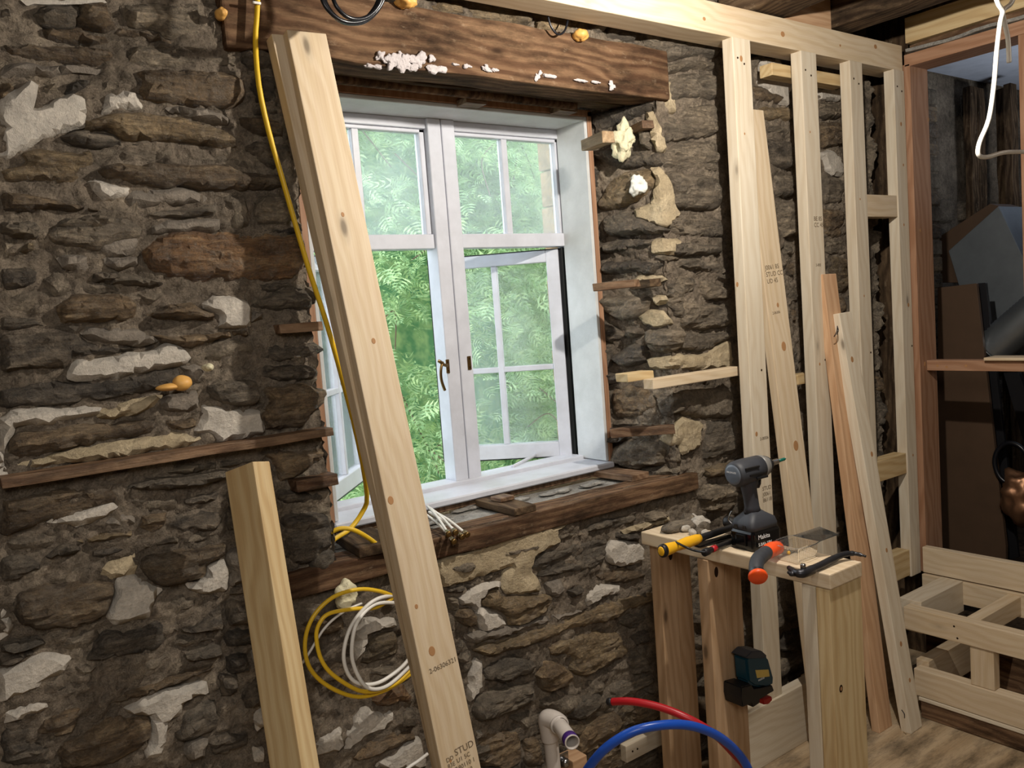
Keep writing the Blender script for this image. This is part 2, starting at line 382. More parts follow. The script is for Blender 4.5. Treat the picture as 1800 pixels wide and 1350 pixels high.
def build_stone(k, poly, parent, name=None, sp=.011, depth=.05):
    matn, hh, rr = KIND[k]
    P = [to_sz(*p) for p in poly]
    rev = any(1.70 < p[0] < 1.985 for p in P) and all(.9 < p[1] < 2.15 for p in P)
    P = np.array(P)
    if k in 'pt': P = P.mean(0)+(P-P.mean(0))*1.06
    area = .5*np.sum(P[:, 0]*np.roll(P[:, 1], -1)-np.roll(P[:, 0], -1)*P[:, 1])
    if abs(area) < 2e-4: return None
    if area < 0: P = P[::-1]
    Q = []                                             # Chaikin once, then refine and roughen the outline
    for a, b in zip(P, np.roll(P, -1, 0)):
        Q += [a*.88+b*.12, a*.12+b*.88]
    R = []
    for a, b in zip(Q, Q[1:]+Q[:1]):
        n = max(1, int(np.linalg.norm(b-a)/.011)); R += [a+(b-a)*i/n for i in range(n)]
    R = np.array(R); am = {'p': .0045, 't': .004, 'l': .006, 'm': .005}.get(k, .0045)
    R[:, 0] += am*fbm(R[:, 0]*45, R[:, 1]*45, 3, 3); R[:, 1] += am*.8*fbm(R[:, 0]*45, R[:, 1]*45, 9, 3)
    x0, z0 = R.min(0); x1, z1 = R.max(0); sx = sp*1.15; sz = sp*(.62 if k in 'dgbor' else .9)
    if (x1-x0)*(z1-z0) > .09: sx *= 1.3; sz *= 1.3
    gx, gz = np.meshgrid(np.arange(x0+sx/2, x1, sx), np.arange(z0+sz/2, z1, sz))
    G = np.stack([gx.ravel(), gz.ravel()], 1)+np.random.uniform(-.3, .3, (gx.size, 2))*[sx, sz]
    A = R; B = np.roll(R, -1, 0); AB = B-A
    d2 = np.full(len(G), 9.); ins = np.zeros(len(G), bool)
    for a, b, ab in zip(A, B, AB):
        t = np.clip(((G-a)@ab)/max(ab@ab, 1e-12), 0, 1); e = G-(a+t[:, None]*ab); d2 = np.minimum(d2, (e*e).sum(1))
        c = (a[1] > G[:, 1]) != (b[1] > G[:, 1])
        with np.errstate(divide='ignore', invalid='ignore'):
            ins ^= c & (G[:, 0] < (b[0]-a[0])*(G[:, 1]-a[1])/(b[1]-a[1]+1e-15)+a[0])
    d = np.sqrt(d2); keep = ins & (d > sz*.45); G = G[keep]; d = d[keep]
    nb = len(R)
    vs = [Vector(p) for p in R]+[Vector(p) for p in G]
    try: ov, oe, of, oi, _, _ = delaunay_2d_cdt(vs, [(i, (i+1) % nb) for i in range(nb)], [], 1, 1e-5)
    except Exception: return None
    ids = np.array([o[0] if o else -1 for o in oi]); V = np.array([v[:] for v in ov])
    dd = np.concatenate([np.zeros(nb), d]); D = np.where(ids >= 0, dd[np.clip(ids, 0, len(dd)-1)], 0)
    cx, cz = V.mean(0); seed = (cx*31.7+cz*17.3) % 50
    prof = 1-np.exp(-D/rr); ang = random.uniform(-.12, .10)
    u = V[:, 0]; w_ = V[:, 1]+ang*(V[:, 0]-cx)
    if k in 'dgbor':
        st = vnoise(u*7+seed, w_*75, seed); st2 = vnoise(u*16+seed, w_*150, 4.2)
        led = np.floor((w_*38+.7*vnoise(u*6, w_*9, seed)+seed) % 7)          # split bedding: each band stands at its own depth
        lv = vnoise(led*3.7+.5, seed+.5, u*3.5)
        h = -.010+prof*(hh*random.uniform(.7, 1.4)+.009*lv+.007*st+.004*st2+.010*fbm(u*9+seed, w_*14, 1, 3)+.0035*fbm(u*60, w_*80, 2, 2))
    elif k == 'l': h = -.01+prof*(hh*random.uniform(.7, 1.2)+.012*fbm(u*24+seed, w_*24, 1, 4))
    elif k == 'p': h = .000+prof*(hh+.0022*fbm(u*9+seed, w_*9, 1, 2)+.001*fbm(u*60, w_*60, 2, 2))
    else: h = .002+prof*(hh+.006*fbm(u*14+seed, w_*14, 1, 3)+.0015*fbm(u*60, w_*60, 2, 2))
    h = np.where(D <= 0, np.minimum(h, .0), h)
    W3 = from_sz(V[:, 0], V[:, 1], h, rev)
    cnt = {}
    for f in of:
        for a, b in zip(f, list(f[1:])+[f[0]]): cnt[(a, b)] = 1
    be = [(a, b) for (a, b) in cnt if (b, a) not in cnt]
    bs = sorted({i for e in be for i in e}); mp = {i: len(V)+j for j, i in enumerate(bs)}
    Bk = from_sz(V[bs, 0]*.94+cx*.06, V[bs, 1]*.94+cz*.06, np.full(len(bs), -depth), rev)
    F = [tuple(f) for f in of]+[(b, a, mp[a], mp[b]) for a, b in be]
    o3 = from_sz(cx, cz, 0., rev); o3 = Vector([float(q) for q in o3])
    Wv = np.concatenate([W3, Bk])-np.array(o3[:])
    me = mesh_from('stone', Wv, F)
    bm = bmesh.new(); bm.from_mesh(me); bmesh.ops.recalc_face_normals(bm, faces=bm.faces); bm.to_mesh(me); bm.free()
    me.polygons.foreach_set('use_smooth', [True]*len(me.polygons)); me.set_sharp_from_angle(angle=math.radians(34 if k in 'dgbor' else 40))
    nm = name or {'p': 'plaster_patch', 't': 'mortar_patch', 'm': 'mortar_patch', 'l': 'mortar_lump'}.get(k, 'stone')
    return put(nm, me, Matrix.Translation(o3), parent, M[matn])

ZO = {  # tracing windows: origin and scale
 'A': (0, 0, 3), 'B': (0, 450, 3), 'C': (0, 900, 3), 'D': (600, 0, 3), 'E': (600, 450, 3), 'F': (600, 900, 3), 'G': (1200, 0, 3), 'H': (1200, 450, 3), 'P': (0, 0, 1)}
DATA = {
'P': '''
r 240,445 262,418 300,404 360,402 440,408 520,408 540,425 538,470 520,492 470,500 400,498 330,494 285,488 255,468
g 30,388 60,384 74,398 66,416 34,412
l 4,408 30,404 34,428 20,446 4,440
d 158,478 200,474 232,480 236,492 196,498 164,494
l 96,400 150,404 170,420 150,450 110,452 96,430
m 172,420 232,404 244,420 234,446 190,452 172,440
g 534,500 552,505 560,520 556,536 536,532
b 442,745 520,735 556,742 520,752 446,760
d 400,860 428,852 436,880 430,930 404,935''',
'A': '''
g 160,80 230,20 420,25 430,100 380,160 200,150
b 430,20 560,10 600,60 610,150 540,170 420,150 385,110
d 0,30 60,60 70,110 0,130
g 660,10 1060,15 1075,70 1065,205 870,195 840,165 680,130 650,70
b 555,165 640,140 820,165 860,200 1060,215 1040,222 720,210 600,190
l 1080,80 1130,90 1165,140 1160,240 1090,220 1075,150
b 215,150 260,135 430,150 470,190 560,200 580,235 480,240 330,225 240,210
b 0,235 200,225 330,235 560,250 610,290 600,330 480,345 250,330 0,315
g 665,300 700,245 760,235 860,265 930,290 1100,290 1270,280 1290,330 1250,370 1100,355 800,355 690,355
b 700,390 780,360 1000,370 1230,380 1295,420 1300,520 1240,575 1100,570 900,545 760,520 700,480 740,430
m 0,335 120,330 330,345 560,365 560,395 330,390 280,420 200,400 120,400 0,400
b 0,430 60,420 100,470 30,540 0,550
g 180,540 230,450 300,430 320,470 270,530 200,560
d 320,500 350,450 420,420 510,430 490,470 420,500 350,505
l 440,520 520,470 560,400 680,400 715,450 690,490 560,510 520,560 460,540
o 430,640 560,600 720,590 850,595 1000,625 1180,680 1240,730 1270,790 1170,785 1000,765 830,745 640,740 560,690 430,685
g 300,710 400,690 620,700 640,745 800,750 820,760 550,778 400,770 320,745
m 870,560 1000,560 1160,590 1220,625 1200,670 1080,650 1000,620 900,590
o 70,810 200,770 350,780 400,800 490,780 495,860 430,910 420,970 350,980 200,960 60,960 0,950 0,880 110,870
l 505,790 560,780 900,770 940,820 930,850 700,850 520,850
l 950,790 1200,810 1290,830 1320,880 1310,900 1200,860 960,850
b 500,900 560,860 900,855 1200,865 1300,905 1510,920 1530,1000 1400,1010 1100,1005 900,1000 700,980 560,945
b 0,1000 100,1010 250,1040 400,1070 540,1110 530,1130 400,1110 250,1120 50,1140 0,1130
m 680,1000 830,990 1050,1010 1100,1045 1060,1080 850,1080 700,1100 580,1090 640,1050
g 720,1130 800,1100 1000,1090 1140,1050 1160,1090 1140,1150 1000,1150 830,1165 760,1150
l 1170,1040 1290,1020 1320,1090 1315,1190 1270,1240 1190,1200 1200,1120
g 0,1160 150,1180 230,1230 200,1280 60,1250 0,1240
g 240,1240 330,1150 500,1125 690,1150 755,1200 745,1265 600,1300 500,1340 380,1310 280,1280
m 780,1190 900,1160 1150,1150 1165,1200 1100,1235 900,1225 790,1240
o 120,1290 200,1250 205,1310 150,1345 90,1330
d 1270,260 1340,250 1450,290 1460,370 1300,380 1260,340
d 1310,400 1430,390 1470,480 1480,560 1330,540
b 1250,620 1400,610 1500,640 1520,720 1400,720 1280,690
d 1290,760 1400,740 1530,760 1540,830 1450,900 1300,800
g 1330,1040 1450,1010 1560,1040 1570,1130 1500,1200 1340,1190
d 1330,1210 1500,1200 1590,1190 1600,1250 1330,1240
d 1330,570 1480,570 1490,600 1330,605
l 0,170 120,140 200,200 150,225 0,228
p 0,560 60,490 160,425 215,460 180,520 170,570 300,520 370,500 430,520 455,590 430,680 300,700 230,740 100,800 0,850
b 40,680 60,630 120,600 150,620 110,690 60,725
p 520,590 560,500 640,485 700,490 750,550 740,580 620,595 540,605
p 450,925 520,950 620,975 685,985 680,1020 600,1050 540,1060 490,1020 470,970
p 110,0 540,0 560,20 430,30 200,20 150,30
l 640,205 800,210 1080,225 1170,260 1160,285 930,280 860,250 700,230''',
'B': '''
d 0,60 100,60 200,80 210,140 120,170 0,190
g 480,80 560,70 700,90 800,110 870,150 830,175 700,160 560,150
b 290,260 400,200 560,195 680,205 725,250 730,320 640,355 450,355 310,375
l 0,200 120,170 220,180 250,230 230,300 130,310 0,300
g 0,320 120,320 270,330 270,380 120,390 0,395
b 760,300 830,290 900,250 1000,240 1080,290 1150,300 1140,345 980,345 850,330
m 350,380 500,370 700,385 770,400 830,450 760,475 560,465 450,430
d 0,410 200,400 350,400 500,450 600,470 820,470 820,485 600,520 400,545 350,600 100,610 0,620
b 790,415 900,420 1000,405 1150,400 1330,380 1320,420 1150,440 1080,480 980,490 860,470
l 770,345 860,350 1000,362 1140,355 1120,380 950,390 830,370
d 0,690 200,665 500,660 740,625 850,585 940,575 980,640 930,680 830,710 700,740 500,770 250,800 0,800
m 945,575 1010,570 1080,590 1090,640 1050,675 990,650
g 1070,680 1140,640 1250,640 1370,660 1380,760 1330,790 1200,795 1100,760
b 1395,690 1500,680 1600,665 1720,700 1715,780 1640,850 1600,900 1400,930 1370,850 1400,770
b 50,970 100,925 250,905 500,870 800,860 840,920 820,940 550,980 300,1040 100,1080 40,1060
b 830,865 900,850 1050,845 1060,900 980,935 880,920
m 870,720 1040,695 1060,760 1050,820 900,820 820,800
d 1360,490 1450,460 1650,440 1725,500 1650,540 1560,560 1370,560
g 1320,220 1450,180 1620,170 1660,280 1500,300 1330,280
g 1340,150 1500,130 1630,130 1640,180 1400,200
d 1370,575 1560,565 1670,580 1690,650 1520,670 1380,650
b 1360,1030 1700,1010 1730,1050 1640,1120 1560,1180 1460,1200 1440,1090
g 670,1200 800,1170 1220,1120 1230,1180 1000,1220 700,1255 650,1240
d 970,1290 1050,1250 1160,1245 1150,1290 1060,1320 980,1320
g 830,1150 900,1115 1100,1085 1340,1060 1360,1075 1200,1120 1000,1150
d 1460,1220 1560,1230 1700,1240 1730,1300 1560,1310 1460,1300
l 240,120 300,60 360,100 380,180 330,230 270,230 235,180
m 540,0 720,0 730,60 620,70 540,40
m 290,0 470,0 460,70 330,60
l 400,110 470,130 700,175 860,190 870,240 800,270 730,220 640,190 450,185 390,180
l 1060,440 1340,430 1350,540 1180,560 1000,545 1000,500 1080,485
p 1075,260 1130,210 1300,225 1320,300 1320,375 1130,380 1160,310 1080,290
p 370,640 400,560 560,530 800,500 860,460 940,480 990,530 970,570 750,610 600,645 420,655
m 1330,290 1385,300 1385,340 1330,350
p 0,820 420,800 520,805 500,855 250,890 100,900 50,980 30,1080 60,1140 0,1155
p 1060,860 1070,790 1200,800 1360,810 1390,940 1250,965 1160,985 1100,940 1030,930
p 1540,520 1640,500 1650,530 1560,550
t 100,1090 400,1020 620,975 850,935 1100,945 1140,970 900,1020 500,1075 200,1110
t 510,810 860,720 820,800 700,840 520,860
l 250,1215 400,1180 640,1150 650,1200 480,1210 300,1230
l 640,1270 850,1260 950,1250 960,1350 700,1350 630,1310
p 430,1345 560,1290 600,1285 625,1330 560,1370 430,1420 415,1435 330,1400 270,1410 300,1380''',
'C': '''
b 0,-60 120,-95 300,-130 500,-140 640,-110 635,-50 450,0 180,85 0,130
g 0,250 100,230 220,240 240,290 100,360 0,380
d 220,240 300,170 430,155 440,190 380,220 240,260
o 380,150 500,110 660,80 720,100 710,140 560,170 460,170
d 470,205 560,185 690,155 690,190 600,240 520,270 480,240
b 700,0 880,0 870,60 840,100 780,125 720,90
m 540,40 640,5 700,0 710,70 620,90 560,80
d 870,60 920,20 1000,0 1180,0 1190,40 1150,100 1000,110 880,95
b 720,290 760,230 900,190 1050,180 1190,160 1190,230 1100,270 1090,330 990,380 870,400 780,370
b 50,520 80,430 150,380 300,370 440,350 600,360 605,440 560,530 480,600 350,625 180,620 90,580
d 440,780 500,680 540,630 700,610 860,560 875,680 820,740 650,760 490,790
l 860,470 900,440 990,430 1060,450 1020,520 920,545 870,520
d 1070,460 1100,440 1200,430 1180,460 1100,480
d 880,600 1000,600 1080,540 1170,475 1180,560 1170,620 1000,640 900,630
g 970,750 1050,700 1160,690 1180,740 1150,780 1000,790
b 460,1020 560,990 680,930 900,860 1150,790 1140,830 950,900 720,980 500,1045
g 0,680 100,660 200,650 250,700 130,740 0,750
d 0,770 150,725 200,735 130,780 0,830
d 20,1010 100,965 240,925 400,905 460,915 300,960 120,1010 10,1050
b 200,1110 300,1040 440,1000 450,1060 400,1150 300,1190 180,1170
b 300,1210 450,1150 560,1070 690,1065 800,1095 790,1180 750,1250 650,1310 500,1350 330,1350 300,1280
g 900,1230 950,1120 965,1045 1080,1005 1150,980 1165,1080 1140,1140 1000,1205
m 990,1205 1080,1175 1100,1195 1060,1300 1000,1320 980,1260
d 1090,1210 1200,1150 1300,1170 1310,1220 1220,1280 1110,1290
d 1260,980 1330,900 1395,860 1400,975 1360,1010 1290,1050
d 1200,470 1330,450 1360,560 1300,600 1190,590
d 1180,620 1350,620 1370,700 1200,720
d 1480,0 1730,0 1760,100 1740,180 1660,270 1520,290
d 1150,860 1260,850 1250,960 1160,990
d 1190,760 1310,740 1320,850 1200,860
b 1560,560 1800,520 1800,620 1700,650 1560,640
b 1620,920 1640,850 1700,790 1800,760 1830,760 1830,890
g 1330,370 1470,360 1480,440 1340,440
d 0,1130 150,1130 180,1200 290,1230 290,1350 0,1350
l 1180,400 1330,380 1340,440 1200,450
l 20,150 200,110 330,120 340,160 200,210 60,225
l 270,290 400,240 480,260 460,330 400,385 310,350
t 490,290 600,260 700,210 730,280 700,330 600,350 510,340
l 350,790 450,780 540,790 500,880 430,890 340,840
l 500,800 700,790 870,740 900,780 800,850 560,870
l 260,640 420,640 500,600 520,660 440,740 330,740
l 700,150 900,120 1150,110 1180,150 1000,175 800,190 720,230
l 470,970 540,880 640,870 680,920 560,980
l 880,640 1000,650 1160,640 1160,680 1000,710 900,720
l 550,610 700,570 800,550 860,555 700,600
p 0,510 50,540 60,600 50,640 0,675
p 550,530 600,460 610,360 710,330 790,390 860,410 820,440 800,540 700,570 600,590
p 990,380 1090,330 1100,270 1190,250 1195,410 1060,430 1000,400
p 0,840 100,790 240,740 360,770 330,850 240,870 230,920 120,955 0,1000
p 30,1050 200,980 260,1000 240,1040 150,1070 100,1100 20,1120
p 650,1030 760,990 900,930 1085,890 1080,960 960,1010 950,1070 890,1100 880,1200 830,1280 770,1290 780,1200 800,1090 680,1050
m 1200,210 1300,180 1320,360 1200,400
p 1325,1050 1400,1020 1430,1100 1340,1160
p 1330,730 1380,735 1390,800 1340,810
p 1320,1240 1390,1250 1390,1320 1330,1320
p 1660,1190 1800,1120 1800,1240 1660,1290''',
'D': '''
g 1290,100 1390,110 1380,180 1300,190
g 1395,120 1500,110 1560,200 1540,230 1395,190
g 1570,160 1700,170 1880,200 1880,290 1680,300 1600,240
o 1330,205 1480,225 1490,245 1360,238
o 380,25 560,5 620,0 660,90 600,80 500,60
o 640,0 820,0 1000,35 1010,140 900,145 700,105 670,90
o 1020,45 1100,60 1280,100 1240,150 1130,180 1030,140
g 1540,240 1640,260 1690,290 1640,295 1550,262
t 1690,430 1720,430 1755,540 1750,600 1710,580
d 1320,600 1480,560 1640,540 1680,580 1560,620 1420,680 1330,720
d 1330,810 1420,765 1560,800 1700,800 1700,880 1560,880 1450,890 1340,840
o 1350,1080 1400,960 1500,900 1640,890 1650,980 1560,1060 1440,1110 1370,1110
g 1370,1150 1450,1110 1550,1120 1700,1190 1760,1230 1600,1240 1400,1250
d 1370,1290 1480,1245 1650,1262 1640,1300 1400,1340
t 1600,600 1650,590 1690,700 1710,800 1670,800 1630,720
t 1635,885 1680,885 1720,960 1770,1140 1700,1200 1560,1150 1550,1100 1640,1060 1660,960
t 1645,1265 1780,1255 1800,1345 1645,1345
d 1320,880 1370,900 1360,1000 1330,1040
d 1330,1100 1370,1140 1360,1290 1335,1320
g 1560,650 1600,640 1640,720 1640,790 1570,785
g 1700,1195 1800,1130 1800,1240 1770,1225
g 1655,1340 1790,1350 1790,1365 1700,1385 1650,1370''',
'E': '''
d 1370,30 1560,20 1700,40 1640,110 1540,100 1480,100 1380,90
g 1360,210 1600,205 1640,230 1620,300 1560,340 1460,340 1370,290
d 1500,385 1560,365 1600,400 1560,440 1490,430
g 1605,385 1790,380 1790,500 1640,510 1610,450
d 1430,520 1540,455 1620,480 1620,560 1500,590 1430,560
d 1400,610 1480,620 1500,650 1400,690
b 1420,710 1500,680 1620,700 1680,800 1600,850 1430,850
g 1640,720 1790,710 1800,820 1700,850 1670,790
l 1420,870 1550,860 1660,880 1650,905 1430,900
g 1420,1010 1500,960 1650,965 1720,1020 1700,1100 1560,1130 1430,1100
l 1480,1135 1700,1110 1800,1100 1800,1140 1600,1170
g 1720,145 1800,140 1800,340 1760,330 1700,250
d 1370,330 1440,360 1480,420 1420,470 1370,430
d 1375,480 1430,480 1425,590 1390,600
t 1540,130 1580,100 1690,100 1720,130 1600,145
t 1645,212 1700,205 1740,240 1660,262
t 1570,320 1620,285 1700,290 1750,350 1680,375 1600,360
t 1610,540 1800,510 1800,590 1640,595
t 1670,960 1800,840 1800,990 1730,1000
d 1400,920 1560,955 1500,975 1410,1000
l 1740,1010 1800,1010 1800,1090 1720,1090''',
'F': '''
g 520,290 580,260 640,240 700,255 700,300 640,330 540,320
g 825,220 850,195 1040,150 1045,190 950,220 850,240
d 740,345 800,315 910,282 840,325 760,365
d 540,400 640,382 740,355 740,372 640,420 550,430
g 1000,300 1010,240 1080,200 1200,170 1300,140 1400,130 1410,180 1380,270 1280,310 1150,340 1040,350
d 1120,130 1200,90 1275,95 1270,130 1160,160
g 1300,62 1450,22 1550,12 1550,60 1400,100 1290,108
g 1600,0 1710,0 1710,40 1620,60
d 1420,115 1560,102 1580,150 1480,160
b 600,560 620,500 680,500 710,540 715,600 650,610
g 550,450 620,440 630,495 590,550
o 740,480 760,420 840,400 850,440 1000,430 1115,425 1100,480 1060,540 960,590 870,610 860,540 760,510
g 880,350 945,340 930,370 890,380
m 1070,380 1150,350 1180,420 1130,445 1080,430
d 1180,410 1290,355 1260,430 1200,460
b 1340,330 1480,295 1600,310 1600,350 1480,385 1360,370
o 1290,510 1360,480 1640,420 1650,470 1500,520 1420,570 1200,625 1000,700 860,750 780,780 695,740 695,715 860,665 1100,590
m 640,650 740,620 860,600 1050,560 1270,500 1280,530 1060,590 860,655 695,700
g 1470,560 1600,500 1610,570 1540,620 1480,600
o 1080,700 1200,665 1330,625 1470,645 1525,720 1480,770 1380,810 1290,870 1200,850 1230,760 1100,760
b 1010,860 1060,780 1130,780 1210,840 1210,890 1100,950 1060,950
g 740,820 900,750 1010,780 1000,850 850,900 750,890
g 690,1010 760,940 900,910 990,900 1020,980 900,1040 720,1100 690,1080
l 1030,1000 1150,950 1280,965 1290,1055 1150,1080 1040,1040
l 1280,920 1330,870 1400,900 1380,960 1300,980
g 1480,780 1540,725 1600,750 1600,840 1520,860
d 1525,655 1620,625 1620,690 1545,710
o 1130,1150 1250,1090 1420,1080 1480,1010 1590,990 1590,1080 1480,1130 1300,1200 1200,1180
o 100,800 140,680 220,630 300,610 320,740 240,770 140,810
r 150,1000 200,930 330,890 380,1000 280,1010 190,1030
b 40,1290 150,1200 270,1150 380,1160 400,1190 250,1260 60,1320
g 300,1040 390,1025 400,1130 300,1140
b 710,1195 800,1155 930,1150 940,1300 860,1350 720,1350
g 1520,1290 1650,1235 1690,1280 1640,1340 1480,1380 1400,1350
g 600,690 650,660 690,710 690,800 640,870 620,800
g 150,835 300,815 280,870 125,860
l 880,1090 1010,1050 1000,1160 950,1150
l 1300,980 1420,930 1500,960 1470,1010 1400,1060 1300,1060
d 1560,870 1640,860 1640,980 1590,960
l 1050,1180 1130,1170 1200,1200 1300,1220 1250,1290 1080,1300
b 950,1170 1040,1180 1060,1330 960,1350
t 510,250 700,190 960,105 1220,45 1170,80 1120,110 1150,160 1080,195 1005,240 995,310 1040,360 1040,400 980,420 870,430 850,380 860,320 900,285 740,335 640,372 540,388 520,325
p 630,450 700,400 770,370 840,375 840,395 770,410 735,460 725,500 855,550 865,600 740,630 715,560 690,495 640,490
p 1395,260 1400,190 1430,150 1580,170 1580,260 1480,285
p 1280,430 1350,380 1460,390 1450,430 1370,450 1290,500
p 660,880 700,780 740,800 740,930 670,1000
p 0,1200 60,1120 110,1030 200,1050 270,1035 270,1110 150,1170 20,1250
p 150,1350 300,1250 400,1180 430,1250 440,1350
p 60,640 140,560 260,560 290,600 140,640 120,740 80,780
p 700,1150 740,1150 740,1185 710,1195
t 1480,95 1600,62 1720,22 1730,50 1600,90 1500,112''',
'G': '''
g -120,250 0,200 80,200 170,250 170,310 60,310 -100,330
g -90,340 0,320 170,320 175,370 0,375 -90,400
g -90,430 0,390 150,390 180,470 170,530 0,520 -90,560
g -90,640 0,560 160,545 180,640 175,720 100,730 -100,760
g -100,800 0,740 150,745 190,830 180,920 60,895 -100,880
g -100,905 0,905 150,930 210,1020 200,1100 150,1120 -60,1110
g -90,1150 0,1120 190,1130 220,1250 130,1255 -60,1240
g -60,1270 180,1290 210,1345 0,1360 -60,1345
g 360,290 450,270 550,280 550,325 420,312 370,380
b 360,450 450,445 520,520 500,550 370,540
o 370,560 540,560 565,600 560,640 430,640 380,600
g 440,650 560,670 565,710 440,710
d 440,730 560,740 570,830 550,900 470,880
g 470,920 570,920 575,1040 480,1050
g 490,1070 570,1050 580,1250 510,1260
g 520,1280 570,1270 570,1350 530,1350
g 705,330 810,350 830,385 705,375
g 705,540 820,545 830,630 710,630
b 715,640 825,640 835,770 720,790
g 730,880 760,900 840,950 830,1080 740,1080
b 735,1100 830,1100 840,1260 740,1250
g 745,1270 850,1260 860,1350 750,1350
g 970,420 990,430 990,700 975,700
g 975,720 1000,730 995,1000 980,1000
g 990,1020 1015,1030 1015,1200 990,1200
g 1000,1210 1020,1220 1025,1340 1000,1340
p 410,310 490,315 560,420 550,560 500,540 400,450
p 705,460 830,470 825,535 705,530
p 725,810 780,790 830,850 840,925 770,920''',
'H': '''
g -20,10 150,10 220,60 220,140 120,90 -20,70
g -30,100 60,100 60,200 -30,200
g 75,115 230,160 240,230 130,240 85,200
g -30,240 150,250 240,265 250,370 120,395 -20,380
g -30,400 100,410 250,395 250,440 100,510 -30,495
l -30,700 130,690 260,690 265,850 130,860 -20,840
g 130,865 260,865 275,1040 110,1080 100,980
o 90,1120 250,1085 260,1150 120,1180
g 90,1200 230,1200 290,1290 250,1350 110,1350 80,1270
b 540,20 570,30 575,120 545,100
g 550,150 600,180 605,250 560,250
b 560,265 600,280 600,350 575,340
g 570,480 600,480 605,600 580,600
o 755,0 840,0 860,60 865,150 830,200 770,90
g 870,200 890,250 880,330 845,300
b 800,210 850,220 860,300 830,300
g 1005,20 1030,40 1030,200 1005,210
g 1010,230 1030,240 1030,410 1010,400
l 1015,430 1040,440 1040,510 1015,500
l 1018,520 1045,525 1045,610 1018,610
b 1022,625 1050,640 1050,720 1022,710
g 1026,725 1056,740 1060,900 1028,900
t -20,520 90,520 240,440 255,590 -10,600
t -20,850 100,880 90,1000 -10,1050'''}
wall = empty('wall_back', (1.5, YW, 0)); tag(wall, kind='structure')
# the masonry core behind the face, with the window opening left through it
for i, (a, b, c, d, e, f) in enumerate(((-2.2, .78, 1.90, 2.36, -.1, 2.85), (2.01, 3.17, 1.90, 2.36, -.1, 2.85), (.78, 2.01, 1.90, 2.36, -.1, .93), (.78, 2.01, 1.98, 2.36, 2.16, 2.85),
                             (1.955, 2.01, 2.12, 2.36, .93, 2.16), (.78, .86, 2.12, 2.36, .93, 2.16), (3.17, 9.0, 2.34, 2.6, -.1, 2.9))):
    box('masonry_core', a, b, c, d, e, f, M['exterior'] if i < 6 else M['mortar'], wall, 0)
# mortar bed: rough coats between the stones
def bed(x0, x1, z0, z1, f, st=.0075):
    nx = int((x1-x0)/st); nz = int((z1-z0)/st)
    u, z = np.meshgrid(np.linspace(x0, x1, nx+1), np.linspace(z0, z1, nz+1)); u = u.ravel(); z = z.ravel()
    h = -.002+.010*fbm(u*11, z*13, 2, 4)+.010*np.abs(fbm(u*40, z*44, 5, 3))-.004+.004*vnoise(u*100, z*100)
    P = f(u, z, h); F = []
    i = np.arange(nz)[:, None]*(nx+1)+np.arange(nx)[None]; i = i.ravel()
    F = np.stack([i, i+1, i+nx+2, i+nx+1], 1)
    me = bpy.data.meshes.new('mortar_bed'); me.vertices.add(len(P)); me.vertices.foreach_set('co', P.ravel())
    me.loops.add(F.size); me.loops.foreach_set('vertex_index', F.ravel().astype(np.int32)); me.polygons.add(len(F))
    me.polygons.foreach_set('loop_start', np.arange(len(F), dtype=np.int32)*4); me.update(calc_edges=True)
    o = put('mortar_bed', me, None, wall, M['mortar'], True); o['kind'] = 'stuff'; return o
flatf = lambda u, z, h: np.stack([u, YW-h, z], 1)
bed(-.35, .80, 0, 2.75, flatf); bed(.80, 1.98, 0, .965, flatf); bed(.80, 1.98, 2.13, 2.75, flatf); bed(1.98, 3.17, 0, 2.75, flatf)
bed(0, .30, .94, 2.16, lambda u, z, h: np.stack([1.985+RD.x*u-.959*h, YW+.0+RD.y*u-.284*h, z], 1))
bed(0, .26, .94, 2.16, lambda u, z, h: np.stack([.80+h, YW+u, z], 1))
bed(0, .40, 0, 2.75, lambda u, z, h: np.stack([3.17+h, YW+u, z], 1))
_n = 0
for key, txt in DATA.items():
    ox, oy, sc = ZO[key]
    for ln in txt.strip().split('\n'):
        k, *pts = ln.split()
        if k in 'pt' : continue
        poly = [(ox+float(a)/sc, oy+float(b)/sc) for a, b in (p.split(',') for p in pts)]
        xs = [to_sz(*p)[0] for p in poly]
        dep = .16 if (max(xs) > .755 and min(xs) < .8) or max(xs) > 3.13 else .05
        build_stone(k, poly, wall, depth=dep)
for key, txt in DATA.items():
    ox, oy, sc = ZO[key]
    for ln in txt.strip().split('\n'):
        k, *pts = ln.split()
        if k not in 'pt' or not pts: continue
        poly = [(ox+float(a)/sc, oy+float(b)/sc) for a, b in (p.split(',') for p in pts)]
        build_stone(k, poly, wall, depth=.02)
# darker courses low down behind the timber frame, and small pinning stones in the wide joints
def course_stone(x0, z0, w_, h_, k):
    c = []
    for i in range(8):
        a = i*math.pi/4+.39; q = (abs(math.cos(a))**.5*math.copysign(1, math.cos(a)), abs(math.sin(a))**.5*math.copysign(1, math.sin(a)))
        c.append((x0+w_/2+q[0]*w_/2*random.uniform(.88, 1.04), z0+h_/2+q[1]*h_/2*random.uniform(.85, 1.05)))
    # back to picture coordinates through the wall plane so that one builder serves all
    out = []
    for x, z in c:
        v = np.array([x, YW, z-H]); t = np.array([CR@v, CD@v, CF@v]); out.append((t[0]/t[2]*FPX+900, t[1]/t[2]*FPX+675))
    return build_stone(k, out, wall, sp=.016)
z = .02
while z < .95:
    hh = random.uniform(.075, .15); x = 2.0 if z < .55 else 2.22
    while x < 3.1:
        ww = random.uniform(.14, .32); ww = min(ww, 3.16-x); course_stone(x, z, ww-.015, hh-.012, random.choice('dgdbg')); x += ww
    z += hh
z = .02
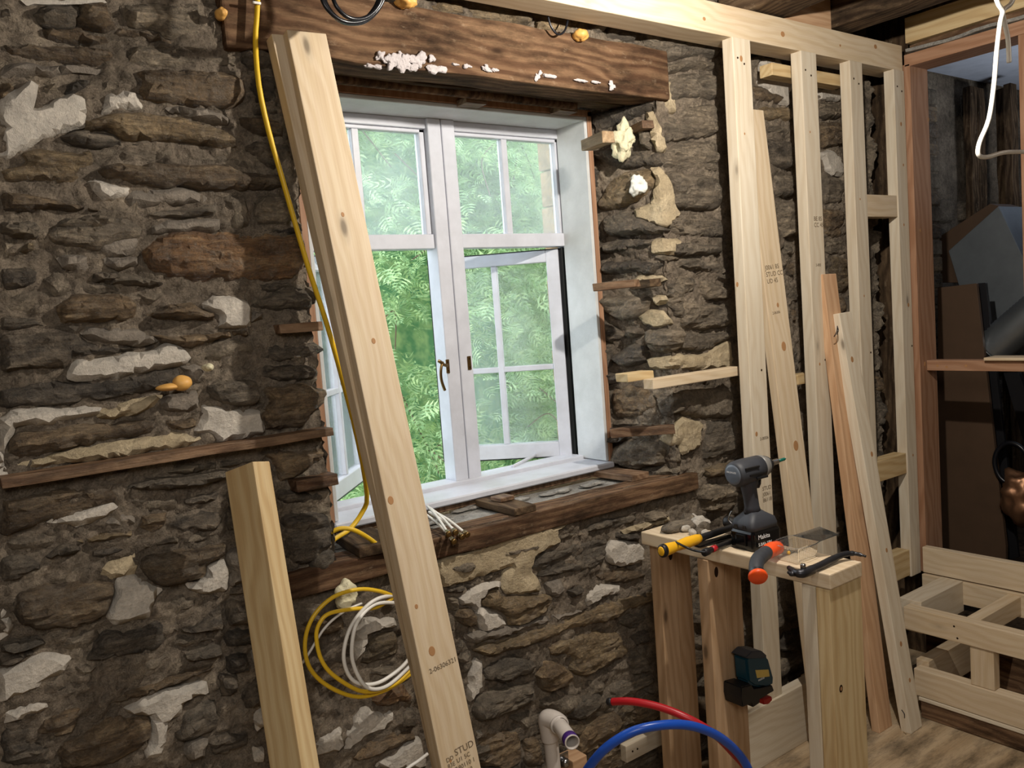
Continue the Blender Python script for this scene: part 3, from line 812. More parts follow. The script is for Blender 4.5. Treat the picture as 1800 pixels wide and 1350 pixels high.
while z < .36:
    hh = random.uniform(.07, .13); x = -.3
    while x < 2.0:
        ww = random.uniform(.14, .32); course_stone(x, z, ww-.015, hh-.012, random.choice('dgbbg')); x += ww
    z += hh
# ================================================================ floor, ceiling, other walls
def up(z): return z+H
fl = empty('floor', (1, 0, 0)); tag(fl, kind='structure')
k = 0; SHEETS = []
for x0, x1 in ((-1.6, -.4), (-.4, .82), (.82, 2.04), (2.04, 3.3)):
    for y0, y1 in ((-2.2, -.05), (-.05, 2.0)):
        SHEETS.append((x0+.001, x1-.001, y0+.001, y1-.001)); k += 1
box('subfloor', -2.2, 9, -2.4, 2.4, -.25, -.02, M['old_dark'], fl, 0)
for nm, b in (('wall_left', (-2.0, -1.6, -2.4, 1.9, 0, 2.8)), ('wall_front', (-2.0, 9, -2.6, -2.2, 0, 2.8)), ('wall_right', (3.2, 3.4, -2.2, .95, 0, 2.8)), ('wall_far', (8.6, 9.0, -2.2, 2.4, 0, 2.8))):
    tag(box(nm, *b, M['room'], None, 0), kind='structure')
ce = empty('ceiling', (1.5, 0, 2.55)); tag(ce, kind='structure')
x = -1.9; i = 0
while x < 3.2:                                   # floorboards of the storey above
    box('ceiling_board', x, x+.165, -2.3, 2.4, 2.60, 2.625, M['old_dark'], ce, .002); x += .168
def _ty(name, x0, x1, y0, y1, z0, z1, mat, parent=None, rough=0., bev=.0025):
    # local X=-x, Y=+z? keep right-handed: X=(1,0,0), Z=(0,-1,0), Y=Z x X=(0,0,1)
    return timber(name, (x0, y0, z0), (x0, y1, z0), (1, 0, 0), x1-x0, z1-z0, mat, parent, bev, rough=rough)
def _tx(name, x0, x1, y0, y1, z0, z1, mat, parent=None, rough=0., bev=.0025):
    # Z=(1,0,0) grain along x, X=(0,1,0)->Y=Z x X=(0,0,1)
    return timber(name, (x1, y0, z0), (x0, y0, z0), (0, 1, 0), y1-y0, z1-z0, mat, parent, bev, rough=rough)
def _tz(name, x0, x1, y0, y1, z0, z1, mat, parent=None, rough=0., bev=.0025):
    return timber(name, (x0, y0, z1), (x0, y0, z0), (1, 0, 0), x1-x0, y1-y0, mat, parent, bev, rough=rough)
box('floor_above', -2.2, 9.2, -2.6, 2.7, 2.70, 2.8, M['old_dark'], ce, 0)
box('ceiling_blocker', 3.26, 3.30, -2.2, 1.72, up(.966), 2.70, M['old_dark'], ce, 0)  # dark sheet added above the header to block the bright far ceiling
tag(box('void_light_blocker', 3.29, 3.31, 1.722, 2.34, 0, 2.70, M['old_dark'], None, 0), kind='structure')  # added dark blocker, keeps far room light out of the void behind the studs
for b_ in SHEETS: _tx('plywood_sheet', *b_, -.018, 0, M['ply'], fl, 0, .001)
for a, b in ((-.9, -.75), (-.2, -.05), (.5, .65), (1.3, 1.45), (2.02, 2.20)):
    _ty('joist', a, b, -2.2, 1.25 if a > 1 else 1.84, 2.44, 2.60, M['old_dark'], ce, .004, .006)
_ty('joist', 2.28, 2.455, -2.2, 1.84, up(.876), 2.60, M['old_dark'], ce, .006, .008)
_ty('joist', 2.735, 2.86, -2.2, 1.84, up(.878), 2.60, M['old_dark'], ce, .006, .008)
_tx('blocking', 2.46, 2.732, 1.72, 1.76, up(.876), 2.60, M['pine_pink'], ce)
# ================================================================ stud partition (nailed together: one thing)
st = empty('stud_partition', (2.6, 1.71, 0)); tag(st, 'new timber stud partition nailed up in front of the stone wall', 'stud frame')
ZP = up(.775); YS = 1.70
_tx('top_plate', 1.0, 3.15, YS, YS+.09, ZP, up(.868), M['pine'], st)
for X0, X1, zb in ((2.167, 2.252, 0.20), (2.513, 2.598, .20), (2.795, 2.872, .20), (3.079, 3.150, up(-1.132))):
    s = _tz('stud', X0, X1, YS-.004, YS+.036, zb, ZP+.001, M['pine_pale'], st)
    for dx, dz in ((.02, -.06), (.05, -.075), (.06, -1.02)):
        bm = bmesh.new(); bmesh.ops.create_cone(bm, segments=8, radius1=.0035, radius2=.003, depth=.0012, cap_ends=True)
        put('nail_head', bm_mesh('nail_head', bm), Matrix.Translation((X0+dx, YS-.005, ZP+dz)) @ Matrix.Rotation(math.pi/2, 4, 'X'), s, M['hole'])
def pz(px, py, Y=YS): return PY(px, py, Y).z
_tx('noggin', 2.873, 3.078, YS, YS+.05, pz(1535, 381), pz(1535, 342), M['pine'], st)
_tx('noggin', 2.873, 3.078, YS, YS+.05, pz(1560, 843), pz(1560, 806), M['pine_yellow'], st)
_tx('noggin', 2.873, 3.078, YS, YS+.05, pz(1585, 1018), pz(1585, 972), M['pine_yellow'], st)
_tx('bottom_board', 1.95, 2.42, YS-.012, YS+.03, .0, .20, M['pine_pale'], st)
_tx('bottom_board', 2.43, 3.0, YS+.02, YS+.05, .0, .19, M['pine'], st)
FONT = None
def stamp(parent, M4, lines, size, name='stamped_print', mat='ink'):
    """flat print lying on a face; M4 maps (x right, y up, z out) of the print into the room"""
    k = 0
    for t in lines:
        cu = bpy.data.curves.new(name, 'FONT'); cu.body = t[0]; cu.size = size*(t[1] if len(t) > 1 else 1); cu.extrude = .00012
        cu.resolution_u = 3; tmp = bpy.data.objects.new(name, cu); C.objects.link(tmp); me = bpy.data.meshes.new_from_object(tmp.evaluated_get(bpy.context.evaluated_depsgraph_get()))
        bpy.data.objects.remove(tmp); bpy.data.curves.remove(cu); me.materials.clear(); me.materials.append(M[mat]); me.name = name; o = bpy.data.objects.new(name, me); C.objects.link(o)
        o.matrix_world = M4 @ Matrix.Translation((0, -k*size*1.05, 0)); o.parent = parent; o.matrix_parent_inverse = world_of(parent).inverted(); k += 1
def on_board(o, lx, lz, rot=0., off=.0006):
    """print frame on the front (y=0) face of a timber at local x, z"""
    return world_of(o) @ basis(Vector((1, 0, 0)), Vector((0, 0, 1)), Vector((0, -1, 0)), Vector((lx, -off, lz))) @ Matrix.Rotation(rot, 4, 'Z')
studs = [o for o in st.children if o.name.startswith('stud')]
s1, s2 = studs[0], studs[1]
stamp(s2, on_board(s2, .03, pz(1430, 388)-.2), [('BE 85',), ('CC 45',)], .020)
stamp(s1, on_board(s1, .035, pz(1330, 775)-.2), [('2-08306',)], .013)
stamp(s1, on_board(s1, .035, pz(1340, 862)-.2), [('STUD',), ('J0061',), ('86118',)], .018)
stamp(s2, on_board(s2, .03, pz(1440, 468)-.2), [('2-083',)], .013)
# battens let into the stone
def batten(px0, py0, px1, py1, Y, hpx, mat, label, dep=.05, extra=0., group=None, rough=.002):
    a = PY(px0, py0, Y); b = PY(px1, py1, Y); kx = hpx
    z1 = (a.z+b.z)/2; lo = PY(px0, py0+hpx, Y).z; th = a.z-lo
    o = _tx('lath', a.x, b.x+extra, Y, Y+dep, z1-th, z1, M[mat], None, rough); tag(o, label, 'lath', group); return o
batten(0, 842, 585, 750, 1.805, 19, 'lath', 'long dark lath built into the stone wall left of the window', .05)
bpy.context.view_layer.update()
batten(490, 568, 567, 566, 1.81, 16, 'lath', 'short dark lath end poking out level with the middle left window edge', .05)
batten(520, 842, 594, 836, 1.81, 20, 'lath', 'short dark lath end poking out just above the left sill corner', .05)
batten(1147, 657, 1299, 653, 1.755, 18, 'pine', 'pale new batten fixed from the stone to the first stud', .04, 0, None, 0)
batten(1102, 654, 1149, 654, 1.80, 15, 'pine_yellow', 'short pale stub of wood left of the new batten', .05)
batten(1402, 658, 1420, 657, 1.755, 18, 'pine_yellow', 'short yellow batten showing between the leaning board and second stud', .04, .1, None, 0)
batten(1357, 112, 1484, 130, 1.75, 22, 'pine_yellow', 'yellow batten behind the studs under the top plate', .05, 0, None, 0)
def reveal_bit(px0, py0, px1, py1, hpx, mat, label, k=1.0):
    a = PY(px0, py0, 1.97); b = PY(px1, py1, 1.84); th = a.z-PY(px0, py0+hpx, 1.97).z
    d = (b-a); d.z = 0; n = Vector((d.y, -d.x, 0)).normalized()
    o = timber('wood_slip', b, Vector((a.x, a.y, b.z)), Vector((-n.x, -n.y, 0)) if False else (0, 0, 1), th, .04, M[mat], None, .002, rough=.003)
    tag(o, label, 'wood slip'); return o
reveal_bit(1040, 244, 1080, 250, 20, 'lath_pale', 'pale wood slip beside the upper foam lump in the window reveal')
reveal_bit(1112, 224, 1150, 226, 15, 'lath', 'dark wood slip right of the upper foam lump')
reveal_bit(1053, 503, 1126, 505, 14, 'lath', 'reddish wood slip in the reveal at mid window height')
reveal_bit(1126, 505, 1163, 503, 14, 'old_dark', 'dark end of the slip at mid window height')
reveal_bit(1073, 755, 1185, 760, 16, 'lath', 'grey wood slip in the reveal above the right sill corner')

# ================================================================ lintel and sill beam
lt = empty('lintel', (1.3, 1.85, up(.60))); tag(lt, 'old dark brown timber lintel over the window', 'lintel')
_tx('beam', .655, 2.02, 1.825, 1.93, up(.603), up(.755), M['old'], lt, .004, .006)
_tx('beam', .70, 1.99, 1.955, 2.02, up(.612), up(.70), M['old_dark'], lt, .003, .006)
o = tube('bar', [PY(560, 135, 1.99), PY(760, 157, 1.99), PY(1010, 186, 1.99)], .014, M['old'], lt)
for px, py in ((606, 134), (700, 146), (830, 160), (820, 180), (985, 194)):
    p = PY(px, py, 2.0); timber('packing_slip', p+Vector((.07, 0, 0)), p, (0, 1, 0), .05, .016, M['lath'], lt, .001)
for i, (px, py, sx_, sz_) in enumerate(((668, 100, .016, .014), (690, 104, .026, .022), (712, 108, .030, .026), (738, 107, .026, .016), (758, 104, .012, .010), (766, 123, .022, .010), (725, 120, .018, .010),
                                  (656, 117, .022, .006), (800, 113, .014, .006), (820, 116, .016, .006), (855, 121, .02, .009), (868, 123, .012, .006), (946, 133, .012, .014), (968, 134, .02, .005), (1022, 142, .016, .004), (1050, 145, .014, .005), (1075, 152, .012, .014))):
    p = PY(px, py, 1.822); blob('plaster_residue', p, sx_, .004, sz_*.8, M['residue'], lt, .8, 90, 4, i)
sb = empty('sill_beam', (1.3, 1.85, up(-.62))); tag(sb, 'old brown timber beam along the bottom of the window opening', 'beam')
_tx('beam', .60, 2.05, 1.825, 1.925, up(-.612), up(-.556), M['old'], sb, .004, .005)
for x0, x1 in ((.85, 1.13), (1.135, 1.42), (1.425, 1.9)):
    nm = _tx('bedding_board', x0, x1, 1.93, 2.06, up(-.60), up(-.563+random.uniform(-.004, .004)), M['ledge'], sb, .003)
for i in range(7):
    x = .9+i*.14; y = random.uniform(1.96, 2.05)
    blob('mortar_crumb', (x, y, up(-.558)), .05, .02, .005, M['ledge'], sb, .5, 50, 3, i)
def slip(px0, py0, px1, py1, w, mat, label, th=.02, z=-.556):
    a = PZ(px0, py0, up(z)); b = PZ(px1, py1, up(z)); d = (b-a).normalized(); n = Vector((-d.y, d.x, 0))
    o = timber('wood_slip', b, a, (d.y, -d.x, 0), w, -.001, M[mat], None, 0) if False else None
    Z = d; X = Vector((d.y, -d.x, 0)); Y = Z.cross(X)
    if Y.z < 0: X = -X; Y = Z.cross(X)
    bm = bmesh.new(); bm_box(bm, 0, w, 0, th, 0, (b-a).length, .002, 1)
    o = put('wood_slip', bm_mesh('wood_slip', bm), basis(X, Y, Z, a), None, M[mat]); tag(o, label, 'wood slip'); return o
slip(836, 890, 905, 908, .075, 'old_dark', 'dark wood slip across the middle of the sill beam')
slip(862, 880, 881, 884, .05, 'lath', 'small wood chip on the dark slip on the sill beam', .012, -.535)
slip(1040, 838, 1112, 848, .08, 'lath', 'grey wood slip at the right end of the sill beam')
slip(590, 955, 632, 982, .10, 'old_dark', 'dark nailed wood slip at the left end of the sill beam', .025)
blob('loose_stone', PZ(563, 985, up(-.545)), .03, .03, .024, M['grey'], None, .3, 30, 3, 3)
tag(bpy.data.objects['loose_stone'], 'small grey stone lying on the left end of the sill beam', 'stone')

# ================================================================ window
wn = empty('window_1', (1.41, 2.15, up(-.55))); tag(wn, kind='structure')
LX0, LX1, ZB, ZT = .915, 1.872, up(-.515), up(.585)
fr = 'window_frame'
def wbox(n, *a, m='white', par=wn, bev=.002): return box(n, *a, M[m], par, bev)
# wooden lining with painted inner faces
for n_, b_ in (('lining', (LX0-.03, LX0-.012, 2.055, 2.20, up(-.55), up(.615))), ('lining', (LX1+.012, LX1+.03, 2.055, 2.20, up(-.55), up(.615))), ('lining', (LX0-.03, LX1+.03, 2.055, 2.20, up(.597), up(.618)))):
    wbox(n_, *b_, m='frame_red')
wbox('painted_lining', LX0-.012, LX0, 2.058, 2.20, ZB, up(.597), m='worn_white')
wbox('painted_lining', LX1, LX1+.012, 2.058, 2.20, ZB, up(.597), m='worn_white')
wbox('painted_lining', LX0, LX1, 2.058, 2.20, ZT, up(.597), m='worn_white')
wbox('sill_board', LX0-.02, LX1+.02, 2.04, 2.20, up(-.537), up(-.517), m='white', bev=.004)
wbox('sill_nosing', LX0-.02, LX1+.02, 2.055, 2.16, up(-.556), up(-.538), m='lath')
wbox('sill_ledge', LX0, LX1, 2.17, 2.25, up(-.52), up(-.505), m='white')
YA, YB = 2.195, 2.245
wbox('frame_stile', LX0, .935, YA, YB, ZB, ZT); wbox('frame_stile', 1.885, LX1+.035, YA, YB, ZB, ZT)
wbox('frame_black_edge', 1.868, 1.886, YA+.012, YB+.02, ZB, up(.20), m='black_paint')
wbox('mullion', 1.364, 1.410, YA-.012, YB, ZB, ZT); wbox('mullion', 1.413, 1.459, YA-.012, YB, ZB, ZT); wbox('mullion_bead', 1.409, 1.414, YA-.006, YB, ZB, ZT)
wbox('frame_head', LX0, 1.885, YA, YB, up(.556), ZT)
for a, b in ((.935, 1.364), (1.459, 1.885)):
    wbox('transom', a, b, YA, YB, up(.203), up(.246))
    wbox('light_stile', a, a+.014, YA+.01, YB-.01, up(.246), up(.556)); wbox('light_stile', b-.018, b, YA+.01, YB-.01, up(.246), up(.556))
    wbox('light_rail', a, b, YA+.01, YB-.01, up(.545), up(.556))
    mid = (a+b)/2-.012
    wbox('glazing_bar', mid-.011, mid+.011, YA+.012, YB-.012, up(.246), up(.545))
    wbox('pane', a+.014, mid-.011, YA+.026, YA+.029, up(.246), up(.545), m='glass', bev=0); wbox('pane', mid+.011, b-.018, YA+.026, YA+.029, up(.246), up(.545), m='glass', bev=0)
def casement(hx, hy, fx, fy, z0, z1, sgn):
    """outward opening leaf with four panes; local x runs from hinge to free edge"""
    r = empty('casement', (hx, hy, z0), wn); d = Vector((fx-hx, fy-hy, 0)); L = d.length; d.normalize()
    m = basis(d, Vector((-d.y, d.x, 0))*1., Vector((0, 0, 1)), Vector((hx, hy, z0)))
    hgt = z1-z0
    def q(n, x0, x1, y0, y1, a, b, mt='white', bev=.002):
        bm = bmesh.new(); bm_box(bm, x0, x1, y0, y1, a, b, bev)
        return put(n, bm_mesh(n, bm), m, r, M[mt])
    T = .019
    q('stile', 0, .042, -T, T, 0, hgt); q('stile', L-.042, L, -T, T, 0, hgt); q('rail', .042, L-.042, -T, T, 0, .05); q('rail', .042, L-.042, -T, T, hgt-.04, hgt)
    q('glazing_bar', L/2-.010, L/2+.010, -.014, .014, .05, hgt-.04); q('glazing_bar', .042, L-.042, -.0135, .0135, hgt*.44-.009, hgt*.44+.009)
    for x0, x1 in ((.042, L/2-.010), (L/2+.010, L-.042)):
        for a, b in ((.05, hgt*.44-.009), (hgt*.44+.009, hgt-.04)): q('pane', x0, x1, -.0015, .0015, a, b, 'glass', 0)
    q('black_edge', L, L+.004, -T, T, 0, hgt, 'black_paint', 0); q('black_edge', 0, L, -T, T, hgt, hgt+.003, 'black_paint', 0); q('black_edge', 0, L, -T, T, -.003, 0, 'black_paint', 0)
    return r
casement(1.868, 2.225, 1.548, 2.535, up(-.508), up(.195), 1)
casement(.945, 2.225, 1.232, 2.545, up(-.508), up(.195), -1)
# stay bar under the right leaf, catches on the mullion
tube('stay_bar', [Vector((1.60, 2.21, up(-.503))), Vector((1.78, 2.31, up(-.500)))], .006, M['white'], wn)
def catch(px, py, w_, h_, Y):
    p = PY(px, py, Y); o = box('catch_plate', p.x-w_/2, p.x+w_/2, Y-.004, Y, p.z-h_/2, p.z+h_/2, M['brass'], wn, .0012); return p, o
p, c1 = catch(786.5, 644, .012, .042, YA-.012); p2, c2 = catch(824.5, 638, .013, .042, YA-.012)
for o_, pp in ((c1, p), (c2, p2)):
    for dz in (-.013, .013):
        bm = bmesh.new(); bmesh.ops.create_cone(bm, segments=10, radius1=.0025, radius2=.002, depth=.001, cap_ends=True)
        put('screw', bm_mesh('screw', bm), Matrix.Translation((pp.x, YA-.0165, pp.z+dz)) @ Matrix.Rotation(math.pi/2, 4, 'X'), o_, M['hole'])
hd = PY(776, 640, YA-.02)
lv = tube('catch_lever', [PY(786, 643, YA-.02), PY(778, 640, YA-.03), PY(774, 636, YA-.032), PY(770, 634, YA-.03)], .005, M['brass'], wn)
tube('catch_lever', [PY(778, 636, YA-.03), PY(775, 650, YA-.034), PY(776, 668, YA-.03), PY(782, 686, YA-.024)], .0045, M['brass'], wn)

# ================================================================ outside: roughcast reveal stones, ground, trees
for i in range(9):
    z0 = up(-.52)+i*.125
    tag(box('quoin_stone', 1.925+.004*(i % 2), 1.96, 2.262, 2.37, z0, z0+.121, M['exterior'], wall, .006, 2))
tag(box('ground', -8, 30, 2.9, 40, -3.2, -3.0, M['grass'], None, 0), kind='structure')
def tree(nm, label, c, r, mat, nclu, nspr, seed, lsz=1.):
    rnd = np.random.RandomState(seed); cx, cy, cz = c; rx, ry, rz = r
    t = empty(nm, (cx, cy, -3.0)); tag(t, label, 'tree', 'trees outside the window')
    tube('trunk', [(cx, cy, -3.0), (cx+.1, cy, -1), (cx, cy, 1.5), (cx+.1, cy, cz+rz*.8)], .11, M['bark'], t)
    blob('inner_crown', (cx, cy+.15, cz), rx*.80, ry*.72, rz*.9, M['leaf2'], t, .16, 1.6, 5, seed)
    # fronds gathered in drooping sprays over the crown
    th = rnd.uniform(math.pi*.92, 2.08*math.pi, nclu); ph = rnd.uniform(-.95, .95, nclu); q = np.sqrt(1-ph*ph)
    CC = np.stack([cx+rx*np.cos(th)*q, cy+ry*np.sin(th)*q, cz+rz*ph], 1)*1.; CC += rnd.normal(0, .10, CC.shape)
    OD = np.stack([np.cos(th)*.7, np.sin(th), -.1+0*th], 1); OD /= np.linalg.norm(OD, axis=1)[:, None]
    n = nclu*nspr; ci = np.repeat(np.arange(nclu), nspr)
    cr = rnd.uniform(.14, .30, nclu)[ci]
    P = CC[ci]+rnd.normal(0, 1, (n, 3))*np.stack([cr*.75, cr*.6, cr*.38], 1); P[:, 2] -= .5*np.abs(rnd.normal(0, 1, n))*cr*.5
    D = OD[ci]+rnd.normal(0, .55, (n, 3))+[0, 0, -.25]; D /= np.linalg.norm(D, axis=1)[:, None]
    S = np.cross(D, rnd.normal(0, 1, (n, 3))+[0, 0, 2.]); S /= np.linalg.norm(S, axis=1)[:, None]
    L = (rnd.uniform(.06, .13, n)*lsz)[:, None]; V = []
    for j in range(4):
        a = P+D*L*(j*.25); wl = L*.5*(1-.18*j); tip = a+D*L*.34
        for sg in (-1, 1): V += [a-S*sg*wl*.08, a+S*sg*wl*.6+D*L*.06, tip+S*sg*wl]
    V = np.stack(V, 1).reshape(-1, 3).astype(np.float32); nf = len(V)//3
    me = bpy.data.meshes.new('foliage'); me.vertices.add(len(V)); me.vertices.foreach_set('co', V.ravel()); me.loops.add(nf*3)
    me.loops.foreach_set('vertex_index', np.arange(nf*3, dtype=np.int32)); me.polygons.add(nf); me.polygons.foreach_set('loop_start', np.arange(nf, dtype=np.int32)*3); me.update(calc_edges=True)
    o = put('foliage', me, None, t, mat); o['kind'] = 'stuff'
    for i in range(22):                                # bare twigs
        a = Vector((cx+rnd.uniform(-rx, rx)*.7, cy-ry*rnd.uniform(.85, 1.1), cz+rnd.uniform(-rz, rz)*.6)); b = a+Vector((rnd.normal(0, .25), -.1, rnd.normal(-.1, .2))); m_ = (a+b)/2+Vector((rnd.normal(0, .08), 0, rnd.normal(.05, .08)))
        tube('twig', [a, m_, b], .004, M['bark'], t, n=5)
    return t
tree('conifer', 'feathery green conifer nearest the window, filling its left half', (2.75, 5.0, 1.2), (1.05, .9, 2.6), M['leaf'], 420, 60, 1)
tree('conifer', 'feathery green conifer seen through the open right leaf', (5.15, 5.5, 1.1), (1.05, .95, 2.7), M['leaf'], 420, 60, 2)
tree('conifer', 'tall dark conifer standing behind the two nearer ones', (4.3, 8.2, 1.6), (1.9, 1.2, 4.2), M['leaf2'], 520, 45, 3, 1.5)
tree('conifer', 'broad dark conifer farthest right behind the window reveal', (8.7, 8.6, 1.4), (1.9, 1.2, 4.0), M['leaf2'], 460, 40, 4, 1.5)

# ================================================================ timber frame of the doorway on the right
df = empty('door_frame', (3.2, 1.68, 0)); tag(df, 'reddish timber post and header frame of the opening on the right', 'door frame')
_tz('post', 3.16, 3.287, 1.678, 1.72, up(-1.13), up(.80), M['frame_red'], df)
_tz('post', 3.13, 3.158, 1.70, 1.72, up(-1.13), up(.775), M['pine_pink'], df)
_ty('header', 3.16, 3.29, 1.02, 1.70, up(.79), up(.835), M['frame_red'], df, 0, .0025)
_ty('header_board', 3.155, 3.20, 1.0, 1.69, up(.873), up(.965), M['pine_yellow'], df, 0, .0025)
_ty('plaster_edge', 3.15, 3.25, 1.0, 1.69, up(.838), up(.850), M['ledge'], df, .005, .002)
_ty('old_rail', 3.18, 3.25, 1.0, 1.69, up(.852), up(.873), M['old'], df, .004, .002)
pr = PX(1789, 60, 3.16)
_tz('post', 3.16, 3.287, pr.y-.045, pr.y, up(.0-1.13), up(.79), M['frame_red'], df)
r_ = PY(1631, 633, 1.676); r2_ = PY(1631, 651, 1.676)
_ty('rail', r_.x-.01, r_.x+.045, pr.y-.30, 1.676, r2_.z, r_.z, M['frame_red'], df, 0, .002)
rl_x = r_.x-.01
pl = PX(1733, 632, r_.x-.012); _ty('shelf_strip', r_.x-.03, r_.x+.06, pl.y-.14, pl.y, r_.z+.001, r_.z+.012, M['pine'], df, 0, .002)
# low platform frame at the foot of it
pf = empty('platform_frame', (2.8, 1.4, 0)); tag(pf, 'low pale timber platform frame on the floor below the doorway', 'platform')
XF = 2.77
_ty('front_rail', XF, XF+.045, .55, 1.56, up(-1.212), up(-1.132), M['pine'], pf)
_ty('bottom_rail', XF, XF+.045, .55, 1.53, up(-1.443), up(-1.347), M['pine'], pf)
_ty('packing_strip', XF-.002, XF+.05, .55, 1.515, up(-1.458), up(-1.445), M['pine_pale'], pf)
_ty('base_board', XF+.002, XF+.045, .55, 1.51, .001, up(-1.459), M['old'], pf)
for y0 in (1.263, .80):
    _tz('upright', XF+.006, XF+.045, y0, y0+.075, up(-1.346), up(-1.213), M['pine'], pf)
q = PX(1632, 1018, 3.12); XR = 3.12
_ty('back_rail', XR-.005, XR+.035, .55, 1.675, up(-1.21), up(-1.125), M['pine'], pf)
q1 = PX(1648, 961, XR+.04)
_ty('back_board', XR+.005, XR+.038, .55, 1.675, up(-1.12), q1.z, M['pine'], pf)
_ty('back_board', XR+.0, XR+.035, .55, 1.67, .0, up(-1.30), M['old'], pf)
for y0 in (1.32, .85): _tx('cross_joist', XF+.046, XR-.001, y0, y0+.045, up(-1.20), up(-1.133), M['pine'], pf)
_tx('cross_joist', XF+.046, XR-.001, 1.52, 1.60, up(-1.235), up(-1.12), M['pine_pale'], pf)
_tx('cross_joist', XF+.046, XR-.001, 1.50, 1.545, up(-1.46), up(-1.33), M['pine'], pf)

# ================================================================ beyond the opening
def coursed(x0, x1, z0, z1, Y, kinds, nmax=90):
    global YW
    sv = YW; YW = Y; z = z0; n = 0
    while z < z1:
        hh = random.uniform(.10, .2); x = x0-random.uniform(0, .1)
        while x < x1 and n < nmax:
            ww = random.uniform(.18, .42); course_stone(x, z, ww-.02, hh-.015, random.choice(kinds)); x += ww; n += 1
        z += hh
    YW = sv
_ts = to_sz
def to_sz(px, py):
    if YW != 1.85:
        p = PY(px, py, YW); return (p.x, p.z)
    return _ts(px, py)
coursed(3.55, 5.6, .2, 2.5, 2.33, 'dgbl', 90)
for px0, px1, Y, lb_ in ((1708, 1720, 2.25, 'left of the two close dark battens on the far room stone wall'), (1721, 1733, 2.25, 'right of the two close dark battens on the far room stone wall'), (1765, 1777, 2.2, 'dark batten third from the doorway post in the far room'), (1779, 1790, 2.12, 'dark batten nearest the right edge in the far room')):
    a = PY(px0, 250, Y).x; b = PY(px1, 250, Y).x
    tag(_tz('wall_batten', a, b, Y, Y+.04, .1, up(1.02), M['old_dark'], None, .003), lb_, 'batten', 'upright battens in the dark far room')
bp = empty('brick_pier', (3.5, 1.95, 0)); tag(bp, 'narrow dark brick edge just inside the doorway', 'brick pier')
a = PY(1632, 300, 1.95).x+.015; b = a+.085; z = 0
while z < 2.35:
    box('brick', a+random.uniform(-.003, .003), b+random.uniform(-.003, .003), 1.95, 2.05, z, z+.064, M['lump' if random.random() < .3 else 'brown'], bp, .004); z += .074
box('mortar_core', a+.006, b-.006, 1.957, 2.045, 0, 2.36, M['mortar'], bp, 0)
cl = tag(box('ceiling_far', 3.45, 8.6, -2.2, 2.32, up(1.085), up(1.10), M['plaster'], None, .001), kind='structure')
dl = empty('downlight', (0, 0, 0)); p = PZ(1716, 93, up(1.085)); dl.location = p; tag(dl, 'round recessed ceiling light in the far room ceiling', 'ceiling light')
lathe('rim', [(-.004, .05), (-.006, .047), (-.006, .030), (.0, .028)], Matrix.Translation(p), M['worn_white'], dl, 28, False)
lathe('lamp', [(-.003, .027), (-.002, .001)], Matrix.Translation(p), M['galv'], dl, 24, True)
# sheet-metal ducts and boards stored there
def slab(nm, pts, X, th, mat, label, cat, lean=0.):
    P = [PX(x, y, X) for x, y in pts]; P = [Vector((p.x+lean*(p.z-1.0), p.y, p.z)) for p in P]
    bm = bmesh.new(); f = [bm.verts.new(p) for p in P]; g = [bm.verts.new(p+Vector((th, 0, 0))) for p in P]
    bm.faces.new(f); bm.faces.new(g[::-1]); n = len(P)
    for i in range(n): bm.faces.new((f[i], g[i], g[(i+1) % n], f[(i+1) % n]))
    bmesh.ops.bevel(bm, geom=list(bm.edges), offset=.002, segments=1, affect='EDGES')
    o = put(nm, bm_mesh(nm, bm), None, None, mat); tag(o, label, cat); return o
slab('duct', [(1667, 441), (1755, 362), (1850, 560), (1850, 640), (1733, 660)], 3.95, .30, M['galv'], 'large grey sheet metal duct leaning in the far room', 'duct')
slab('duct_end', [(1648, 418), (1740, 358), (1757, 362), (1670, 443), (1690, 497), (1648, 497)], 4.05, .2, M['board_brown'], 'brown-edged open end of the big sheet metal duct', 'duct')
slab('sheet_panel', [(1648, 506), (1716, 498), (1768, 960), (1768, 1010), (1648, 1010)], 3.62, .02, M['board_brown'], 'tall dark brown sheet leaning inside the doorway', 'panel')
slab('duct_strip', [(1718, 498), (1732, 497), (1790, 980), (1772, 985)], 3.68, .02, M['dark_steel'], 'narrow dark metal strip beside the tall brown sheet', 'metal strip')
slab('duct_strip', [(1763, 655), (1790, 655), (1830, 760), (1830, 860), (1800, 780)], 3.75, .03, M['dark_steel'], 'dark metal duct side below the middle rail', 'metal strip')
fd = empty('flexible_duct', PX(1790, 570, 3.7)); tag(fd, 'silver ribbed flexible duct above the middle rail', 'duct')
ax = (PX(1850, 520, 3.7)-PX(1740, 612, 3.7)).normalized(); o0 = PX(1745, 612, 3.72)
prof = []
for i in range(40): prof.append((i*.008, .075+(.004 if i % 2 else 0)))
lathe('ribbed_body', prof, frame_z(o0, ax), M['galv'], fd, 28)
lathe('collar', [(-.03, .05), (-.01, .06), (0, .078)], frame_z(o0, ax), M['galv'], fd, 28)
cd = empty('pipe_coil', PX(1775, 800, 3.6)); tag(cd, 'dark coil of cable in clear wrap on the far room floor', 'coil')
for i in range(6):
    cc = PX(1778, 815, 3.6+i*.015); tube('coil_turn', [cc+Vector((0, .065*math.cos(t*.7854), .085*math.sin(t*.7854))) for t in range(8)], .009, M['black_cable'], cd, True, False)
blob('wrapped_bundle', PX(1798, 875, 3.6), .07, .09, .11, M['copper'], None, .25, 20, 4, 2); tag(bpy.data.objects['wrapped_bundle'], 'crumpled brown bundle in shiny wrap below the dark coil', 'bundle')
